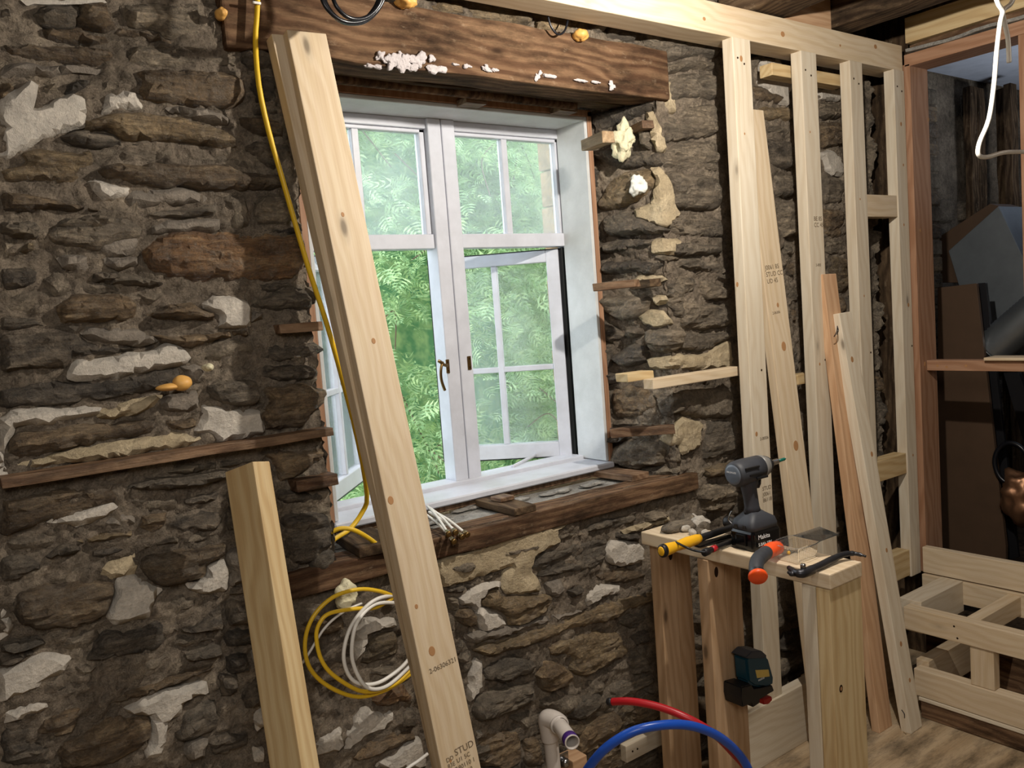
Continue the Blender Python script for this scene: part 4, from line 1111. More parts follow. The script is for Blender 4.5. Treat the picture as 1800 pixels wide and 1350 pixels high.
# ================================================================ timbers leaning in the room
def lean(name, tl, yt, bl, yb, w, d, mat, label, zfloor=0., wdir=(1, 0, 0), **k):
    """front-left edge through two picture points at given depths, carried down to the floor"""
    a = PY(*tl, yt); b = PY(*bl, yb); t = (a.z-zfloor)/(a.z-b.z); p = a+(b-a)*t
    o = timber(name, a, p, wdir, w, d, M[mat], None, **k); tag(o, label, 'timber board'); return o
bA = lean('timber_board', (504, 52), 1.765, (776, 1350), 1.49, .0915, .038, 'pine', 'long pale stud board stamped with print, leaning on the lintel in front of the window')
bB = lean('timber_board', (477, 59), 1.788, (752, 1265), 1.545, .089, .034, 'pine', 'second long board tucked behind the printed stud board against the lintel')
def bz(px, py, Y): return PY(px, py, Y).z/.983
stamp(bA, on_board(bA, .018, bz(765, 1180, 1.53), .06), [('2-06306321', 1.)], .0145)
stamp(bA, on_board(bA, .037, bz(802, 1326, 1.50), .06), [('STUD', 1.35), ('U1 5C', .9), ('80110 1', .9), ('03112', .9)], .0145)
stamp(bA, on_board(bA, .014, bz(788, 1336, 1.50), .06), [('DD',), ('83E',), ('8CB',)], .0125)
def knot(o, lx, lz, r=.006):
    bm = bmesh.new(); bmesh.ops.create_cone(bm, segments=14, radius1=r, radius2=r*.9, depth=.0006, cap_ends=True)
    put('knot', bm_mesh('knot', bm), world_of(o) @ Matrix.Translation((lx, -.0002, lz)) @ Matrix.Rotation(math.pi/2, 4, 'X') @ Matrix.Diagonal((1, 1.35, 1, 1)), o, M['knot'])
M['knot'] = plain('knot_wood', (168, 126, 86), .6, .2)
for lx, lz, r in ((.05, 1.50, .005), (.012, 1.16, .007), (.020, .93, .004), (.034, .83, .008), (.024, .60, .003), (.045, .38, .004), (.04, 1.78, .004)): knot(bA, lx, lz, r)
lean('timber_board', (444, 811), 1.655, (530, 1350), 1.47, .043, .088, 'pine_yellow', 'short yellow timber set on edge, leaning on the wall at lower left', wdir=(1, .42, 0), bev=.003)
bD = lean('timber_board', (1306, 190), 1.755, (1393, 900), 1.655, .105, .030, 'pine', 'wide grainy board leaning between the first and second stud')
stamp(bD, on_board(bD, .012, PY(1350, 480, 1.68).z*1.01, .05), [('J0061 85',), ('STUD CC',), ('UD 45',)], .021)
stamp(bD, on_board(bD, .022, PY(1355, 560, 1.66).z*1.01, .05), [('2-06306',)], .012)
bE = lean('timber_board', (1446, 482), 1.69, (1545, 1276), 1.55, .080, .030, 'pine_pink', 'reddish board leaning behind the nailed board on the right')
bF = lean('timber_board', (1475, 550.5), 1.655, (1602, 1291), 1.474, .073, .036, 'pine_pale', 'pale board with bent nails leaning in front of the reddish board')
for i, (px, py, qx, qy) in enumerate(((1472, 573, 1466, 592), (1472, 574, 1471, 588), (1585, 1248, 1590, 1262))):
    Y = 1.65 if i < 2 else 1.475
    tube('bent_nail', [PY(px, py, Y), PY((px+qx)/2+2, (py+qy)/2, Y-.012), PY(qx, qy, Y-.004)], .0016, M['dark_steel'], bF)
# ================================================================ bench knocked up from offcuts
bn = empty('trestle_bench', (1.735, 1.4, 0)); tag(bn, 'rough trestle bench of new timber carrying the tools', 'bench')
BT = up(-.65)
_ty('bench_top', 1.67, 1.80, 1.112, 1.712, BT-.036, BT, M['pine'], bn, 0, .003)
_tz('leg', 1.671, 1.80, 1.116, 1.152, .0, BT-.037, M['pine_yellow'], bn); _tz('leg', 1.671, 1.80, 1.153, 1.190, .0, BT-.037, M['pine_pale'], bn)
_tz('leg', 1.668, 1.733, 1.47, 1.506, .0, BT-.037, M['pine_brown'], bn); _tz('leg', 1.734, 1.799, 1.47, 1.506, .0, BT-.037, M['pine_brown'], bn)
_tz('leg', 1.688, 1.753, 1.665, 1.70, .0, BT-.037, M['pine_brown'], bn); _tz('leg', 1.754, 1.815, 1.665, 1.70, .0, BT-.037, M['pine_brown'], bn)
# ---------------------------------------------------------------- cordless driver
def rr(x0, x1, y0, y1, z, c, n=5):
    pts = []
    for cx, cy, a0 in ((x1-c, y1-c, 0), (x0+c, y1-c, 90), (x0+c, y0+c, 180), (x1-c, y0+c, 270)):
        for i in range(n):
            a = math.radians(a0+90*i/(n-1)); pts.append((cx+c*math.cos(a), cy+c*math.sin(a), z))
    return pts
dcor = PZ(1330, 972, BT)
DX, DY = dcor.x+.045, dcor.y+.040
dr = empty('impact_driver', (DX, DY, BT)); tag(dr, 'black and grey cordless driver standing on its battery on the bench', 'power tool')
DM = Matrix.Translation((DX, DY, BT)) @ Matrix.Rotation(math.radians(-4), 4, 'Z')
bt = loft('battery', [rr(-.045, .055, -.037, .037, .001, .006), rr(-.047, .057, -.039, .039, .006, .008), rr(-.047, .057, -.039, .039, .044, .008), rr(-.044, .054, -.036, .036, .050, .006)], DM, M['gloss_black'], dr, False)
put('battery_button', (lambda b: (bm_box(b, -.052, -.046, -.016, .016, .012, .042, .002, 2), bm_mesh('battery_button', b))[1])(bmesh.new()), DM, bt, M['gloss_black'])
loft('foot', [rr(-.046, .052, -.037, .037, .051, .012), rr(-.048, .054, -.038, .038, .062, .014), rr(-.044, .050, -.035, .035, .076, .016), rr(-.028, .030, -.024, .024, .088, .014), rr(-.022, .022, -.018, .018, .094, .012)], DM, M['charcoal'], dr)
for y in (-.012, .016):
    put('vent', (lambda b: (bm_box(b, -.049, -.045, y-.005, y+.005, .057, .065), bm_mesh('vent', b))[1])(bmesh.new()), DM, dr, M['black'])
def oval(cx, z, rx, ry, n=20, tilt=0.): return [(cx+rx*math.cos(2*math.pi*i/n), ry*math.sin(2*math.pi*i/n), z+tilt*math.cos(2*math.pi*i/n)) for i in range(n)]
loft('handle', [oval(-.002, .088, .026, .020), oval(-.003, .105, .021, .0165), oval(-.006, .128, .0205, .017), oval(-.010, .150, .0215, .0175), oval(-.010, .168, .026, .020), oval(-.008, .180, .034, .022)], DM, M['charcoal'], dr)
loft('trigger', [oval(.020, .150, .006, .006, 12), oval(.024, .160, .008, .007, 12), oval(.025, .170, .009, .007, 12)], DM, M['black'], dr)
bx = DM @ Matrix.Translation((0, 0, .201)) @ Matrix.Rotation(math.radians(90-3), 4, 'Y')
lathe('motor_housing', [(-.066, .026), (-.062, .031), (-.050, .0335), (-.020, .0335), (.000, .032), (.028, .031)], bx, M['charcoal'], dr, 28)
lathe('rear_cap', [(-.0685, .020), (-.067, .0255), (-.062, .0275)], bx, plain('grey_cap', (96, 104, 116), .45), dr, 28)
lathe('gear_nose', [(.028, .031), (.040, .0295), (.058, .022), (.066, .016), (.070, .013)], bx, plain('grey_nose', (120, 118, 114), .4), dr, 28)
lathe('nose_bumper', [(.052, .0255), (.062, .021), (.073, .013), (.075, .008)], bx, M['black'], dr, 24)
ck = lathe('chuck', [(.072, .0075), (.080, .0085), (.084, .0075), (.100, .0075), (.104, .006)], bx, M['steel'], dr, 16)
lathe('driver_bit', [(.100, .0045), (.128, .0042), (.134, .0015)], bx, M['green'], dr, 10)
for k_, (x, z, sx_) in enumerate(((-.03, .214, .05), (-.012, .196, .06), (.004, .184, .04))):
    put('grip_rib', (lambda b: (bm_box(b, x-sx_/2, x+sx_/2, -.0355, -.030, z-.003, z+.003, .002, 2), bm_mesh('grip_rib', b))[1])(bmesh.new()), DM, dr, M['black'])
stamp(bt, DM @ basis(Vector((1, 0, 0)), Vector((0, 0, 1)), Vector((0, -1, 0)), Vector((-.030, -.0396, .030))), [('Makita',), ('5.0Ah 18V', .7)], .0165, 'printed_name', 'print_white')
stamp(dr, DM @ Matrix.Translation((0, 0, .201)) @ basis(Vector((0, -1, 0)), Vector((0, 0, 1)), Vector((-1, 0, 0)), Vector((-.0692, .0175, .001))), [('BRUSHLESS',)], .0063, 'printed_name', 'print_white')
tube('belt_clip', [Vector((DX-.03, DY+.04, BT+.055)), Vector((DX-.034, DY+.052, BT+.07)), Vector((DX-.03, DY+.044, BT+.092))], .0018, M['steel'], dr)
# ---------------------------------------------------------------- hammer
hm = empty('hammer', PZ(1220, 950, BT)); tag(hm, 'hammer with yellow and black grip lying across the bench', 'hammer')
Zh = BT+.019; e0 = PZ(1163, 969, Zh+.006); e1 = PZ(1292, 925, Zh); hd_ = (e1-e0).normalized(); Lh = (e1-e0).length
fm = frame_z(e0, hd_)
def ringz(z, rx, ry, n=16, dx=0.): return [(dx+rx*math.cos(2*math.pi*i/n), ry*math.sin(2*math.pi*i/n), z) for i in range(n)]
ho = loft('grip', [ringz(0, .014, .012), ringz(.006, .0165, .014), ringz(.03, .0155, .013), ringz(.06, .0125, .011), ringz(.10, .015, .0125), ringz(.14, .0135, .0115), ringz(.155, .011, .009)], fm, M['yellow'], hm)
loft('grip_end', [ringz(-.002, .0135, .0115), ringz(.001, .017, .0145), ringz(.010, .0172, .0147), ringz(.012, .0162, .0138)], fm, M['black'], hm)
loft('grip_end_plug', [ringz(-.0035, .010, .0085), ringz(-.0015, .013, .011)], fm, M['yellow'], hm)
loft('shaft', [ringz(.14, .010, .008), ringz(.17, .0095, .008), ringz(Lh, .009, .008), ringz(Lh+.03, .009, .008)], fm, M['black'], hm)
hc = e1+hd_*.03; px_ = Vector((-hd_.y, hd_.x, 0)); lathe('head', [(-.052, .014), (-.048, .0165), (-.03, .0165), (-.026, .013), (.02, .013), (.045, .006)], frame_z(hc-px_*.0, -px_), M['black'], hm, 20)
# ---------------------------------------------------------------- pry bar with red band + flat blade + strap
pb = empty('pull_bar', PZ(1265, 962, BT)); tag(pb, 'thin black bar with a red band lying beside the hammer', 'pry bar')
a = PZ(1237, 972, BT+.011); b = PZ(1300, 945, BT+.011); fm2 = frame_z(a, b-a); Lb = (b-a).length
loft('bar', [ringz(0, .008, .008), ringz(.002, .010, .010), ringz(.02, .0095, .0095), ringz(.024, .0075, .0075), ringz(Lb, .007, .007)], fm2, M['black'], pb)
loft('red_band', [ringz(.035, .0084, .0084), ringz(.052, .0084, .0084)], fm2, M['red'], pb)
fk = PZ(1222, 962, BT); kb = (PZ(1290, 945, BT)-fk); kX = Vector((kb.y, -kb.x, 0)).normalized()
bm = bmesh.new(); bm_box(bm, -.017, .017, .001, .006, 0, kb.length, .0015, 2)
o = put('flat_blade', bm_mesh('flat_blade', bm), basis(-kX, Vector((0, 0, 1)), kb.normalized(), fk), None, M['gloss_black']) if kb.length else None
tag(o, 'flat glossy black blade between the hammer and the red-banded bar', 'blade')
tag(tube('strap', [PZ(1188, 953, BT+.036), PZ(1206, 962, BT+.03), PZ(1222, 968, BT+.022), PZ(1240, 971, BT+.026)], .003, M['black'], None), 'thin black strap looped over the yellow hammer grip', 'strap')
# ---------------------------------------------------------------- saw
sw = empty('hand_saw', PZ(1340, 985, BT)); tag(sw, 'saw with curved grey grip and orange butt hanging over the bench edge', 'saw')
s0 = PY(1356, 966, 1.26); g = [PY(1354, 967, 1.265), PY(1343, 974, 1.25), PY(1332, 985, 1.235), PY(1329, 999, 1.22), PY(1332, 1012, 1.205)]
tube('grip', g, [.0155, .0165, .017, .0165, .0165, .0165], M['charcoal'], sw, n=16)
tube('grip_front', [PY(1366, 963, 1.285), PY(1356, 966, 1.268), PY(1346, 972, 1.255)], [.017, .018, .017], M['orange'], sw, n=16)
dd = (g[-1]-g[-2]).normalized(); lathe('butt', [(-.004, .017), (-.002, .021), (.004, .022), (.008, .0195)], frame_z(g[-1], dd), M['orange'], sw, 24)
tube('butt_band', [g[-1]-dd*.012, g[-1]-dd*.008, g[-1]-dd*.003], .0178, M['dark_steel'], sw, n=16)
a = PY(1364, 963, 1.29); a.z = BT+.002
bm = bmesh.new(); bm_box(bm, 0, .03, 0, .002, 0, .045, .0005); put('blade', bm_mesh('blade', bm), basis(Vector((1, 0, 0)), Vector((0, 0, -1)), Vector((0, 1, 0)), Vector((1.735, 1.27, BT+.004))), sw, M['steel'])
# ---------------------------------------------------------------- clear plastic punnet
pbx = empty('plastic_box', PZ(1400, 975, BT)); tag(pbx, 'clear ribbed plastic box with its lid folded open', 'plastic box')
ZR = BT+.040; c1_, c2_, c3_, c4_ = PZ(1359, 955.6, ZR), PZ(1394, 942, ZR), PZ(1441, 951, ZR), PZ(1403, 965.6, ZR)
cen = (c1_+c2_+c3_+c4_)/4
def scaled(z, k): return [Vector((cen.x+(p.x-cen.x)*k, cen.y+(p.y-cen.y)*k, z)) for p in (c1_, c4_, c3_, c2_)]
bm = bmesh.new(); rings = [[bm.verts.new(p) for p in scaled(z, k)] for z, k in ((BT+.001, .80), (BT+.018, .87), (ZR, .95), (ZR+.0015, 1.02))]
for A_, B_ in zip(rings, rings[1:]):
    for i in range(4): bm.faces.new((A_[i], A_[(i+1) % 4], B_[(i+1) % 4], B_[i]))
bm.faces.new(rings[0]); put('tray', bm_mesh('tray', bm), None, pbx, M['clear'])
R1 = scaled(ZR+.0015, 1.0); tube('rim', R1, .0014, M['clear'], pbx, True, seg=6, n=6)
for i in range(4):
    A_, B_ = scaled(BT+.002, .81), scaled(ZR-.004, .945)
    for j in range(1, 14):
        t = j/14; tube('rib', [A_[i].lerp(A_[(i+1) % 4], t), B_[i].lerp(B_[(i+1) % 4], t)], .0006, M['clear'], pbx, n=4)
P4 = [PZ(1394, 942, ZR), PZ(1441, 926.7, ZR+.01), PZ(1474, 940, ZR+.012), PZ(1441, 952, ZR+.002)]
bm = bmesh.new(); f_ = [bm.verts.new(p) for p in P4]; bm.faces.new(f_); r_ = bmesh.ops.extrude_face_region(bm, geom=list(bm.faces)); [setattr(v, 'co', v.co+Vector((0, 0, .0016))) for v in r_['geom'] if isinstance(v, bmesh.types.BMVert)]
put('lid', bm_mesh('lid', bm), None, pbx, M['clear_grey'])
tag(lathe('wall_plug', [(0, .004), (.002, .005), (.006, .005), (.008, .003)], Matrix.Translation(PZ(1386, 974, BT+.002)), M['yellow'], None, 12), 'tiny yellow plug inside the clear plastic box', 'plug')
# ---------------------------------------------------------------- claw bar
cb = empty('claw_bar', PZ(1430, 995, BT)); tag(cb, 'dark steel claw bar lying at the near end of the bench', 'claw bar')
tube('shank', [PZ(1420, 1003, BT+.009), PZ(1440, 995, BT+.010), PZ(1462, 984, BT+.012), PZ(1482, 975, BT+.016), PZ(1502, 973, BT+.016), PZ(1522, 978, BT+.013)], [.009, .009, .009, .009, .008, .0075, .0065, .005, .003], M['dark_steel'], cb, n=8, seg=8)
h0 = PZ(1424, 1003, BT+.010)
hp = [PZ(1428, 1001, BT+.010), PZ(1410, 1008, BT+.012), PZ(1397, 1006, BT+.012), PZ(1387, 998, BT+.012)]
tube('claw', hp, [.011, .011, .010, .009, .008, .006], M['dark_steel'], cb, n=8)
tube('claw', [hp[2], PZ(1392, 1009, BT+.010), PZ(1386, 1006, BT+.010)], [.008, .006, .004], M['dark_steel'], cb, n=8)
lathe('striking_post', [(0, .0062), (.014, .0062), (.016, .005)], Matrix.Translation(PZ(1412, 1003, BT+.016)), M['steel'], cb, 6)
# ---------------------------------------------------------------- rubble on the bench
o = blob('slate_chip', PZ(1193, 926, BT+.010),   .050, .030, .013, M['grey'], None, .45, 22, 4, 5); tag(o, 'flat dark slate chip on the far end of the bench', 'stone')
RB = ((1208, 913, .018), (1219, 910, .014), (1231, 917, .018), (1237, 926, .014), (1206, 930, .014), (1216, 936, .012), (1228, 934, .013), (1240, 938, .012), (1222, 924, .013), (1201, 922, .011))
for i, (px, py, r) in enumerate(RB):
    o = blob('plaster_crumb', PZ(px, py, BT+r*.6), r*1.15, r, r*.85, M['pale'] if i % 3 else M['lump'], None, .5, 45, 3, i+11); o.rotation_euler.z = i
    tag(o, 'broken lump of pale plaster in the little heap beside the slate chip', 'rubble', 'plaster crumbs on the bench')
# ---------------------------------------------------------------- teal power tool hooked beside the middle leg
tl = empty('teal_power_tool', PY(1335, 1190, 1.44)); tag(tl, 'dark teal power tool with yellow label hanging beside the middle bench leg', 'power tool')
TY = 1.415
def plate(nm, pts, y, th, mat, par, bev=.003):
    P = [PY(x, yy, y) for x, yy in pts]; bm = bmesh.new(); f = [bm.verts.new(p) for p in P]; b_ = [bm.verts.new(p+Vector((0, th, 0))) for p in P]; n = len(P)
    bm.faces.new(f); bm.faces.new(b_[::-1])
    for i in range(n): bm.faces.new((f[i], b_[i], b_[(i+1) % n], f[(i+1) % n]))
    if bev: bmesh.ops.bevel(bm, geom=list(bm.edges), offset=bev, segments=2, affect='EDGES')
    return put(nm, bm_mesh(nm, bm), None, par, mat)
tb = plate('body', [(1312, 1158), (1322, 1148), (1340, 1147), (1352, 1157), (1361, 1190), (1360, 1204), (1350, 1210), (1326, 1207), (1316, 1200)], TY, .045, M['teal'], tl, .006)
plate('cap', [(1311, 1156), (1322, 1145), (1339, 1144), (1349, 1153), (1344, 1158), (1318, 1159)], TY-.002, .05, M['charcoal'], tl, .002)
lb = plate('label', [(1328, 1178), (1351, 1177), (1353, 1189), (1331, 1192)], TY-.0008, .001, M['label'], tb, 0)
plate('base', [(1303, 1208), (1322, 1203), (1324, 1214), (1358, 1204), (1362, 1215), (1330, 1232), (1306, 1244), (1304, 1228)], TY-.005, .06, M['black'], tl, .003)
plate('base_slot', [(1318, 1228), (1336, 1222), (1336, 1236), (1324, 1244)], TY-.004, .03, M['black'], tl, .002)
plate('lever', [(1341, 1230), (1357, 1224), (1358, 1231), (1352, 1238), (1343, 1239)], TY-.006, .02, M['lever_red'], tl, .002)
stamp(tb, basis(Vector((1, 0, 0)), Vector((0, 0, 1)), Vector((0, -1, 0)), PY(1333, 1198, TY-.0008)), [('makita',)], .010, 'printed_name', 'print_white')
# ================================================================ pipes
wp = empty('waste_pipe', PY(965, 1300, 1.74)); tag(wp, 'white plastic waste pipe with elbow and purple-primed open end', 'pipe')
YP = 1.745; e_ = PY(958, 1268, YP); R_ = .0195
tube('riser', [Vector((e_.x+.018, YP, e_.z-.26)), Vector((e_.x+.017, YP, e_.z-.12)), Vector((e_.x+.014, YP, e_.z-.03))], R_, M['pvc'], wp, n=24)
tube('elbow', [Vector((e_.x+.014, YP, e_.z-.055)), Vector((e_.x+.010, YP, e_.z-.02)), Vector((e_.x+.006, YP-.004, e_.z+.006)), Vector((e_.x+.010, YP-.03, e_.z+.010)), Vector((e_.x+.012, YP-.05, e_.z+.005))], .0245, M['pvc'], wp, n=24)
t0 = Vector((e_.x+.010, YP-.045, e_.z+.006)); t1 = PY(1006, 1305, 1.60)
fm3 = frame_z(t0, t1-t0); Lt = (t1-t0).length
def pipe(nm, prof, mat, par): return lathe(nm, prof, fm3, mat, par, 32, False)
pipe('spout', [(0, R_), (Lt, R_), (Lt+.001, R_-.001), (Lt+.001, R_-.003), (Lt-.004, R_-.0035), (0, R_-.0035)], M['pvc'], wp)
pipe('primer_band', [(Lt-.024, R_), (Lt-.023, R_+.0006), (Lt-.003, R_+.0006), (Lt-.0025, R_)], M['purple'], wp)
pipe('elbow_ring', [(.004, .0215), (.006, .0255), (.010, .0255), (.012, .0215)], M['pvc'], wp)
tag(tube('red_pipe', [PY(1071, 1234, 1.56), PY(1110, 1233, 1.50), PY(1160, 1243, 1.44), PY(1210, 1263, 1.38), PY(1255, 1290, 1.34), PY(1290, 1325, 1.32), PY(1312, 1352, 1.31), PY(1335, 1400, 1.31)], .0095, M['red'], None, n=20), 'red plastic pipe bending down in front of the bench legs', 'pipe')
lathe('crimp_end', [(0, .0085), (.004, .0105), (.012, .0105), (.014, .009)], frame_z(PY(1068, 1234, 1.563), PY(1110, 1233, 1.50)-PY(1071, 1234, 1.56)), M['dark_steel'], bpy.data.objects['red_pipe'], 16)
tag(tube('blue_pipe', [PY(1020, 1375, 1.45), PY(1036, 1348, 1.42), PY(1065, 1315, 1.38), PY(1110, 1287, 1.34), PY(1160, 1275, 1.31), PY(1210, 1275, 1.29), PY(1255, 1290, 1.28), PY(1290, 1316, 1.28), PY(1312, 1345, 1.28), PY(1330, 1390, 1.28)], .0105, M['blue'], None, n=20), 'blue plastic pipe arching in front of the bench legs', 'pipe')
o = _tx('wall_batten', PY(1098, 1310, 1.78).x, PY(1166, 1290, 1.78).x, 1.775, 1.80, PY(1105, 1338, 1.78).z, PY(1105, 1308, 1.78).z, M['pine_pale']); tag(o, 'short pale batten with two holes low on the wall under the blue pipe', 'batten')
for dx in (.025, .045):
    bm = bmesh.new(); bmesh.ops.create_cone(bm, segments=12, radius1=.003, radius2=.003, depth=.001, cap_ends=True)
    put('screw_hole', bm_mesh('screw_hole', bm), Matrix.Translation((PY(1098, 1310, 1.78).x+dx, 1.7745, PY(1105, 1322, 1.78).z)) @ Matrix.Rotation(math.pi/2, 4, 'X'), o, M['hole'])
o = _tx('wood_block', PY(1003, 1340, 1.76).x, PY(1028, 1335, 1.76).x, 1.75, 1.81, PY(1010, 1375, 1.76).z, PY(1010, 1333, 1.76).z, M['pine_pink']); tag(o, 'small reddish wood block at the foot of the wall beside the waste pipe', 'block')
br = empty('pipe_bracket', PY(988, 1340, 1.75)); tag(br, 'small steel bracket between the waste pipe and the wood block', 'bracket')
lathe('boss', [(0, .013), (.012, .012), (.018, .006)], frame_z(PY(991, 1340, 1.77), (0, -1, .3)), M['steel'], br, 16)
p = PY(975, 1338, 1.77); bm = bmesh.new(); bm_box(bm, 0, .05, 0, .004, -.01, .01, .001); put('strap_plate', bm_mesh('strap_plate', bm), Matrix.Translation(p), br, M['steel'])
# ================================================================ cables
def cable(name, pts, r, m, label, cat='cable', closed=False, group=None, n=10, flat=1.):
    o = tube(name, [PY(*p) for p in pts], r, M[m], None, closed, n=n, flat=flat); tag(o, label, cat, group); return o
cable('yellow_cable', [(453, -30, 1.80), (452, 20, 1.80), (449, 75, 1.80), (455, 150, 1.79), (472, 230, 1.79), (495, 310, 1.78), (518, 390, 1.78), (545, 480, 1.78), (573, 565, 1.79), (600, 660, 1.80), (630, 780, 1.86), (645, 870, 1.93), (637, 900, 1.95), (615, 930, 1.94), (592, 945, 1.90), (570, 960, 1.86)], .0055, 'yellow_cable', 'long yellow cable hanging down past the leaning boards to the sill', flat=1.3)
clp = tube('cable_clip', [PY(444, 4, 1.79), PY(458, 6, 1.79)], .003, M['white_cable'], None); tag(clp, 'white clip holding the yellow cable at the top of the lintel', 'clip')
cable('pale_yellow_cable', [(582, 936, 1.86), (598, 929, 1.85), (620, 931, 1.84), (645, 944, 1.84), (668, 962, 1.84), (690, 985, 1.84)], .0055, 'yellow_cable', 'pale yellow cable arching over the left end of the sill beam')
YC = 1.79
cable('yellow_coil', [(700, 1052, YC), (670, 1040, YC-.01), (630, 1036, YC-.02), (585, 1050, YC-.02), (550, 1085, YC-.02), (536, 1130, YC-.02), (545, 1175, YC-.03), (580, 1208, YC-.03), (630, 1225, YC-.03), (680, 1212, YC-.02), (722, 1185, YC)], .0048, 'yellow_cable', 'outer loop of yellow cable coiled on the wall below the sill')
cable('yellow_coil', [(692, 1050, YC), (660, 1068, YC-.01), (625, 1070, YC-.02), (580, 1078, YC-.02), (562, 1095, YC-.02), (556, 1120, YC-.02), (565, 1160, YC-.03), (590, 1190, YC-.04), (640, 1216, YC-.04), (690, 1205, YC-.02), (722, 1178, YC)], .0048, 'yellow_cable', 'inner loop of yellow cable coiled on the wall below the sill')
cable('white_coil', [(695, 1046, YC), (665, 1052, YC-.02), (640, 1070, YC-.03), (615, 1105, YC-.03), (604, 1150, YC-.04), (612, 1185, YC-.04), (632, 1202, YC-.04), (665, 1200, YC-.03), (700, 1178, YC-.02), (722, 1155, YC)], .0045, 'white_cable', 'inner white cable loop among the yellow coils under the sill')
cable('white_coil', [(700, 1060, YC), (660, 1062, YC-.02), (630, 1090, YC-.04), (619, 1130, YC-.05), (622, 1170, YC-.05), (645, 1208, YC-.05), (680, 1206, YC-.03), (722, 1170, YC)], .0045, 'white_cable', 'second white cable loop nearest the room under the sill')
cable('thin_white_wire', [(636, 1060, YC), (600, 1078, YC), (570, 1105, YC), (545, 1145, YC), (532, 1165, YC+.01)], .003, 'white_cable', 'thin white wire running down left behind the yellow coil')
cable('floor_white_wire', [(752, 1325, 1.70), (735, 1338, 1.70), (715, 1352, 1.70), (690, 1380, 1.70)], .004, 'white_cable', 'white wire end at the bottom edge beside the printed board')
# coil of black cable hung above the lintel
bc = empty('black_cable_coil', PY(620, 0, 1.62)); tag(bc, 'coil of shiny black cable hanging above the lintel', 'cable coil')
for i, (cx, cy, rx, ry, Y) in enumerate(((620, -32, 60, 72, 1.62), (622, -28, 56, 70, 1.625), (628, -24, 46, 58, 1.615), (617, -36, 54, 78, 1.63))):
    tube('coil_turn', [PY(cx+rx*math.cos(k_*math.pi/5), cy+ry*math.sin(k_*math.pi/5), Y+.01*math.sin(k_*1.3)) for k_ in range(10)], .0042, M['black_cable'], bc, True)
cable('hanging_wire_loop', [(959, -10, 1.80), (962, 20, 1.80), (968, 45, 1.80), (980, 60, 1.80), (992, 55, 1.80), (998, 35, 1.80), (999, 10, 1.80), (999, -20, 1.80)], .003, 'black_cable', 'thin dark wire loop hanging over the stone above the lintel')
# connectors on the sill
for i, (px, py, qx, qy) in enumerate(((788, 938, 752, 890), (800, 935, 756, 893), (811, 943, 754, 900), (820, 939, 758, 897), (797, 951, 750, 905))):
    a = PY(px, py, 1.79); b = PY(qx, qy, 1.99 if i < 2 else 1.95); b.z = max(b.z, a.z+.012)
    t = empty('cable_tail', b); tag(t, 'white cable tail with a round brown end lying over the sill beam edge', 'cable', 'cable tails on the sill')
    tube('sheath', [b, b.lerp(a, .5)+Vector((0, 0, .006)), a], .0035, M['white_cable'], t)
    lathe('end_plug', [(-.012, .007), (.0, .008), (.006, .008), (.008, .0055)], frame_z(a, a-b), M['brass'], t, 14)
# the white cable hanging at top right
YV = .95
def V3(px, py, Y=YV): return PY(px, py, Y)
cable('white_flex', [(1740, -60, YV), (1752, 0, YV), (1762, 20, YV), (1758, 40, YV), (1752, 90, YV), (1747, 150, YV), (1738, 210, YV), (1722, 250, YV), (1720, 272, YV), (1735, 276, YV), (1765, 268, YV), (1800, 267, YV), (1860, 268, YV-.03)], .0052, 'white_cable', 'white flex hanging at upper right and bending towards the edge', n=12)
cable('white_flex_tail', [(1790, -30, YV), (1778, 5, YV), (1763, 19, YV), (1766, 40, YV), (1772, 70, YV), (1774, 110, YV)], .0055, 'white_cable', 'short cut tail of white flex beside the long one at upper right', n=12)
# ================================================================ foam and odd bits on the stone
def foam(px, py, Y, sx_, sz_, m, label, seed, amp=.35, fr=40, sy=.02):
    o = blob('expanding_foam', PY(px, py, Y), sx_, sy, sz_, M[m], None, amp, fr, 4, seed); tag(o, label, 'foam')
foam(320, 674, 1.80, .022, .018, 'foam_orange', 'glossy orange foam blob bulging from the left stonework', 1, .2, 20)
foam(293, 681, 1.80, .024, .008, 'foam_orange', 'thin orange foam tongue left of the glossy blob', 2, .2, 20)
foam(366, 646, 1.81, .012, .009, 'foam', 'small pale yellow foam dab right of the orange blob', 3)
foam(1097, 247, 1.925, .034, .052, 'foam', 'big pale foam clump in the upper window reveal', 4, .45, 55, .03)
foam(1122, 326, 1.90, .026, .026, 'foam_white', 'white foam patch below the big clump in the reveal', 5, .45, 55, .02)
foam(607, 1050, 1.81, .024, .034, 'foam', 'cream foam lump under the left part of the sill beam', 6, .4, 40, .02)
foam(1022, 62, 1.81, .02, .02, 'foam_orange', 'yellow foam drip above the right part of the lintel', 7, .35, 40)
foam(715, 4, 1.81, .03, .014, 'foam_orange', 'yellow foam drips above the middle of the lintel', 8, .4, 40)
foam(389, 24, 1.81, .010, .012, 'foam_orange', 'tiny yellow foam dab beside the lintel left end', 9, .4, 40)

r_x = rl_x
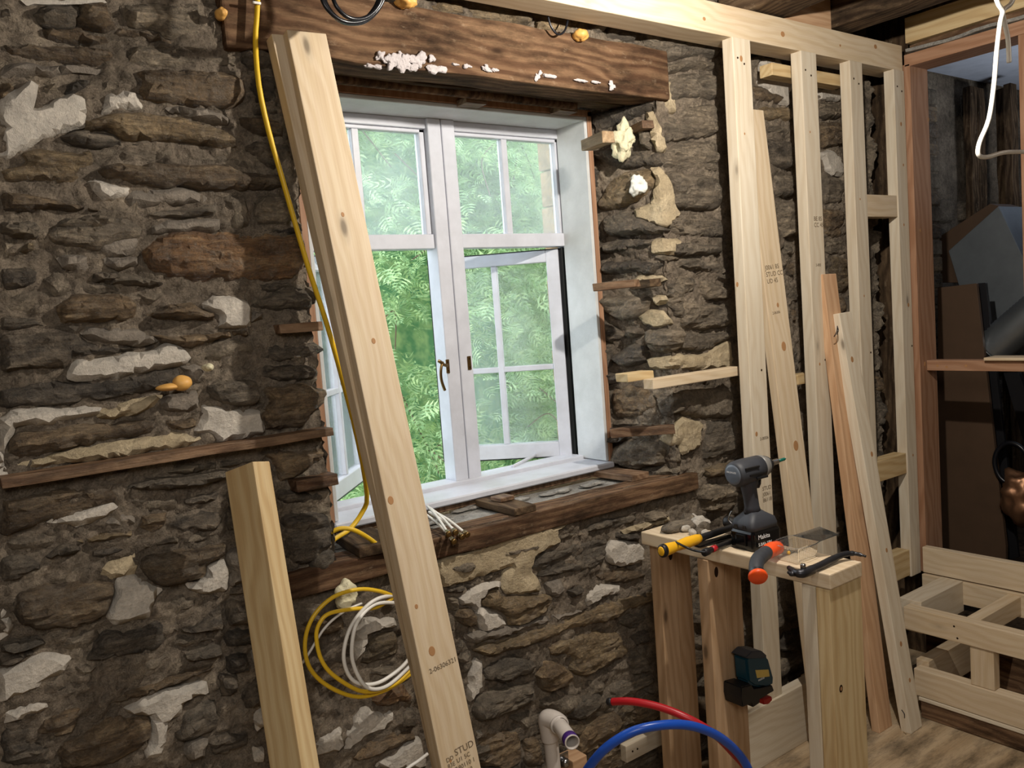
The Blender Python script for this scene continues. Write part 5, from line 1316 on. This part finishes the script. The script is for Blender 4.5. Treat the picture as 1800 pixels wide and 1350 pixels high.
# knots and screws on the visible timber faces
def dot(par, p, r, ax='y', name='knot', mat='knot', k=1.35):
    bm = bmesh.new(); bmesh.ops.create_cone(bm, segments=14, radius1=r, radius2=r*.9, depth=.0006, cap_ends=True)
    R4 = Matrix.Rotation(math.pi/2, 4, 'X') if ax == 'y' else Matrix.Rotation(math.pi/2, 4, 'Y')
    put(name, bm_mesh(name, bm), Matrix.Translation(p) @ Matrix.Diagonal((1, 1, k, 1)) @ R4, par, M[mat])
def part_of(root, nm, i=0): return [o for o in root.children if o.name.split('.')[0] == nm][i]
tp = part_of(st, 'top_plate')
for px, py, r in ((1238, 33, .007), (1376, 60, .011), (1477, 80, .005), (1539, 82, .010)): dot(tp, PY(px, py, YS-.0002), r, k=.8)
for i, L_ in enumerate((((1303, 103, .007), (1296, 500, .006), (1330, 763, .006), (1309, 235, .003)), ((1424, 232, .003), (1450, 505, .005), (1441, 640, .004)), ((1512, 350, .003), (1519, 520, .003)), ((1584, 218, .006), (1588, 290, .004), (1597, 536, .006), (1589, 395, .004), (1605, 800, .004)))):
    for px, py, r in L_: dot(studs[i], PY(px, py, YS-.0043), r)
for px, py, r in ((1369, 538, .006), (1366, 612, .012), (1400, 780, .013)): knot(bD, .055 if r < .01 else .06, PY(px, py, 1.70).z*1.005, r)
for lx, lz, r in ((.03, 1.28, .008), (.05, .95, .007), (.04, .62, .006), (.03, .30, .007), (.045, .17, .006)): knot(bF, lx, lz, r)
lg = part_of(bn, 'leg', 0); dot(lg, Vector((1.70, 1.1157, BT-.28)), .007, mat='hole'); dot(lg, Vector((1.70, 1.1155, BT-.28)), .004, mat='knot')
lg = part_of(bn, 'leg', 2); dot(lg, Vector((1.70, 1.4697, BT-.075)), .008, mat='hole', k=1.8)
lg = part_of(bn, 'leg', 4); dot(lg, Vector((1.735, 1.6647, BT-.075)), .008, mat='hole', k=1.8)
f0 = part_of(pf, 'front_rail')
for px, py in ((1677, 1101), (1683, 1122)): dot(f0, PX(px, py, XF-.0003), .0035, 'x', 'screw', 'hole', 1)
b0 = part_of(df, 'post')
for px, py, r in ((1632, 210, .006), (1618, 405, .005), (1626, 640, .007)): dot(b0, PY(px, py, 1.6777), r)
rl = part_of(df, 'rail')
for px, py in ((1648, 643), (1664, 645), (1698, 643)): dot(rl, PX(px, py, r_x-.0003), .005, 'x', k=1)
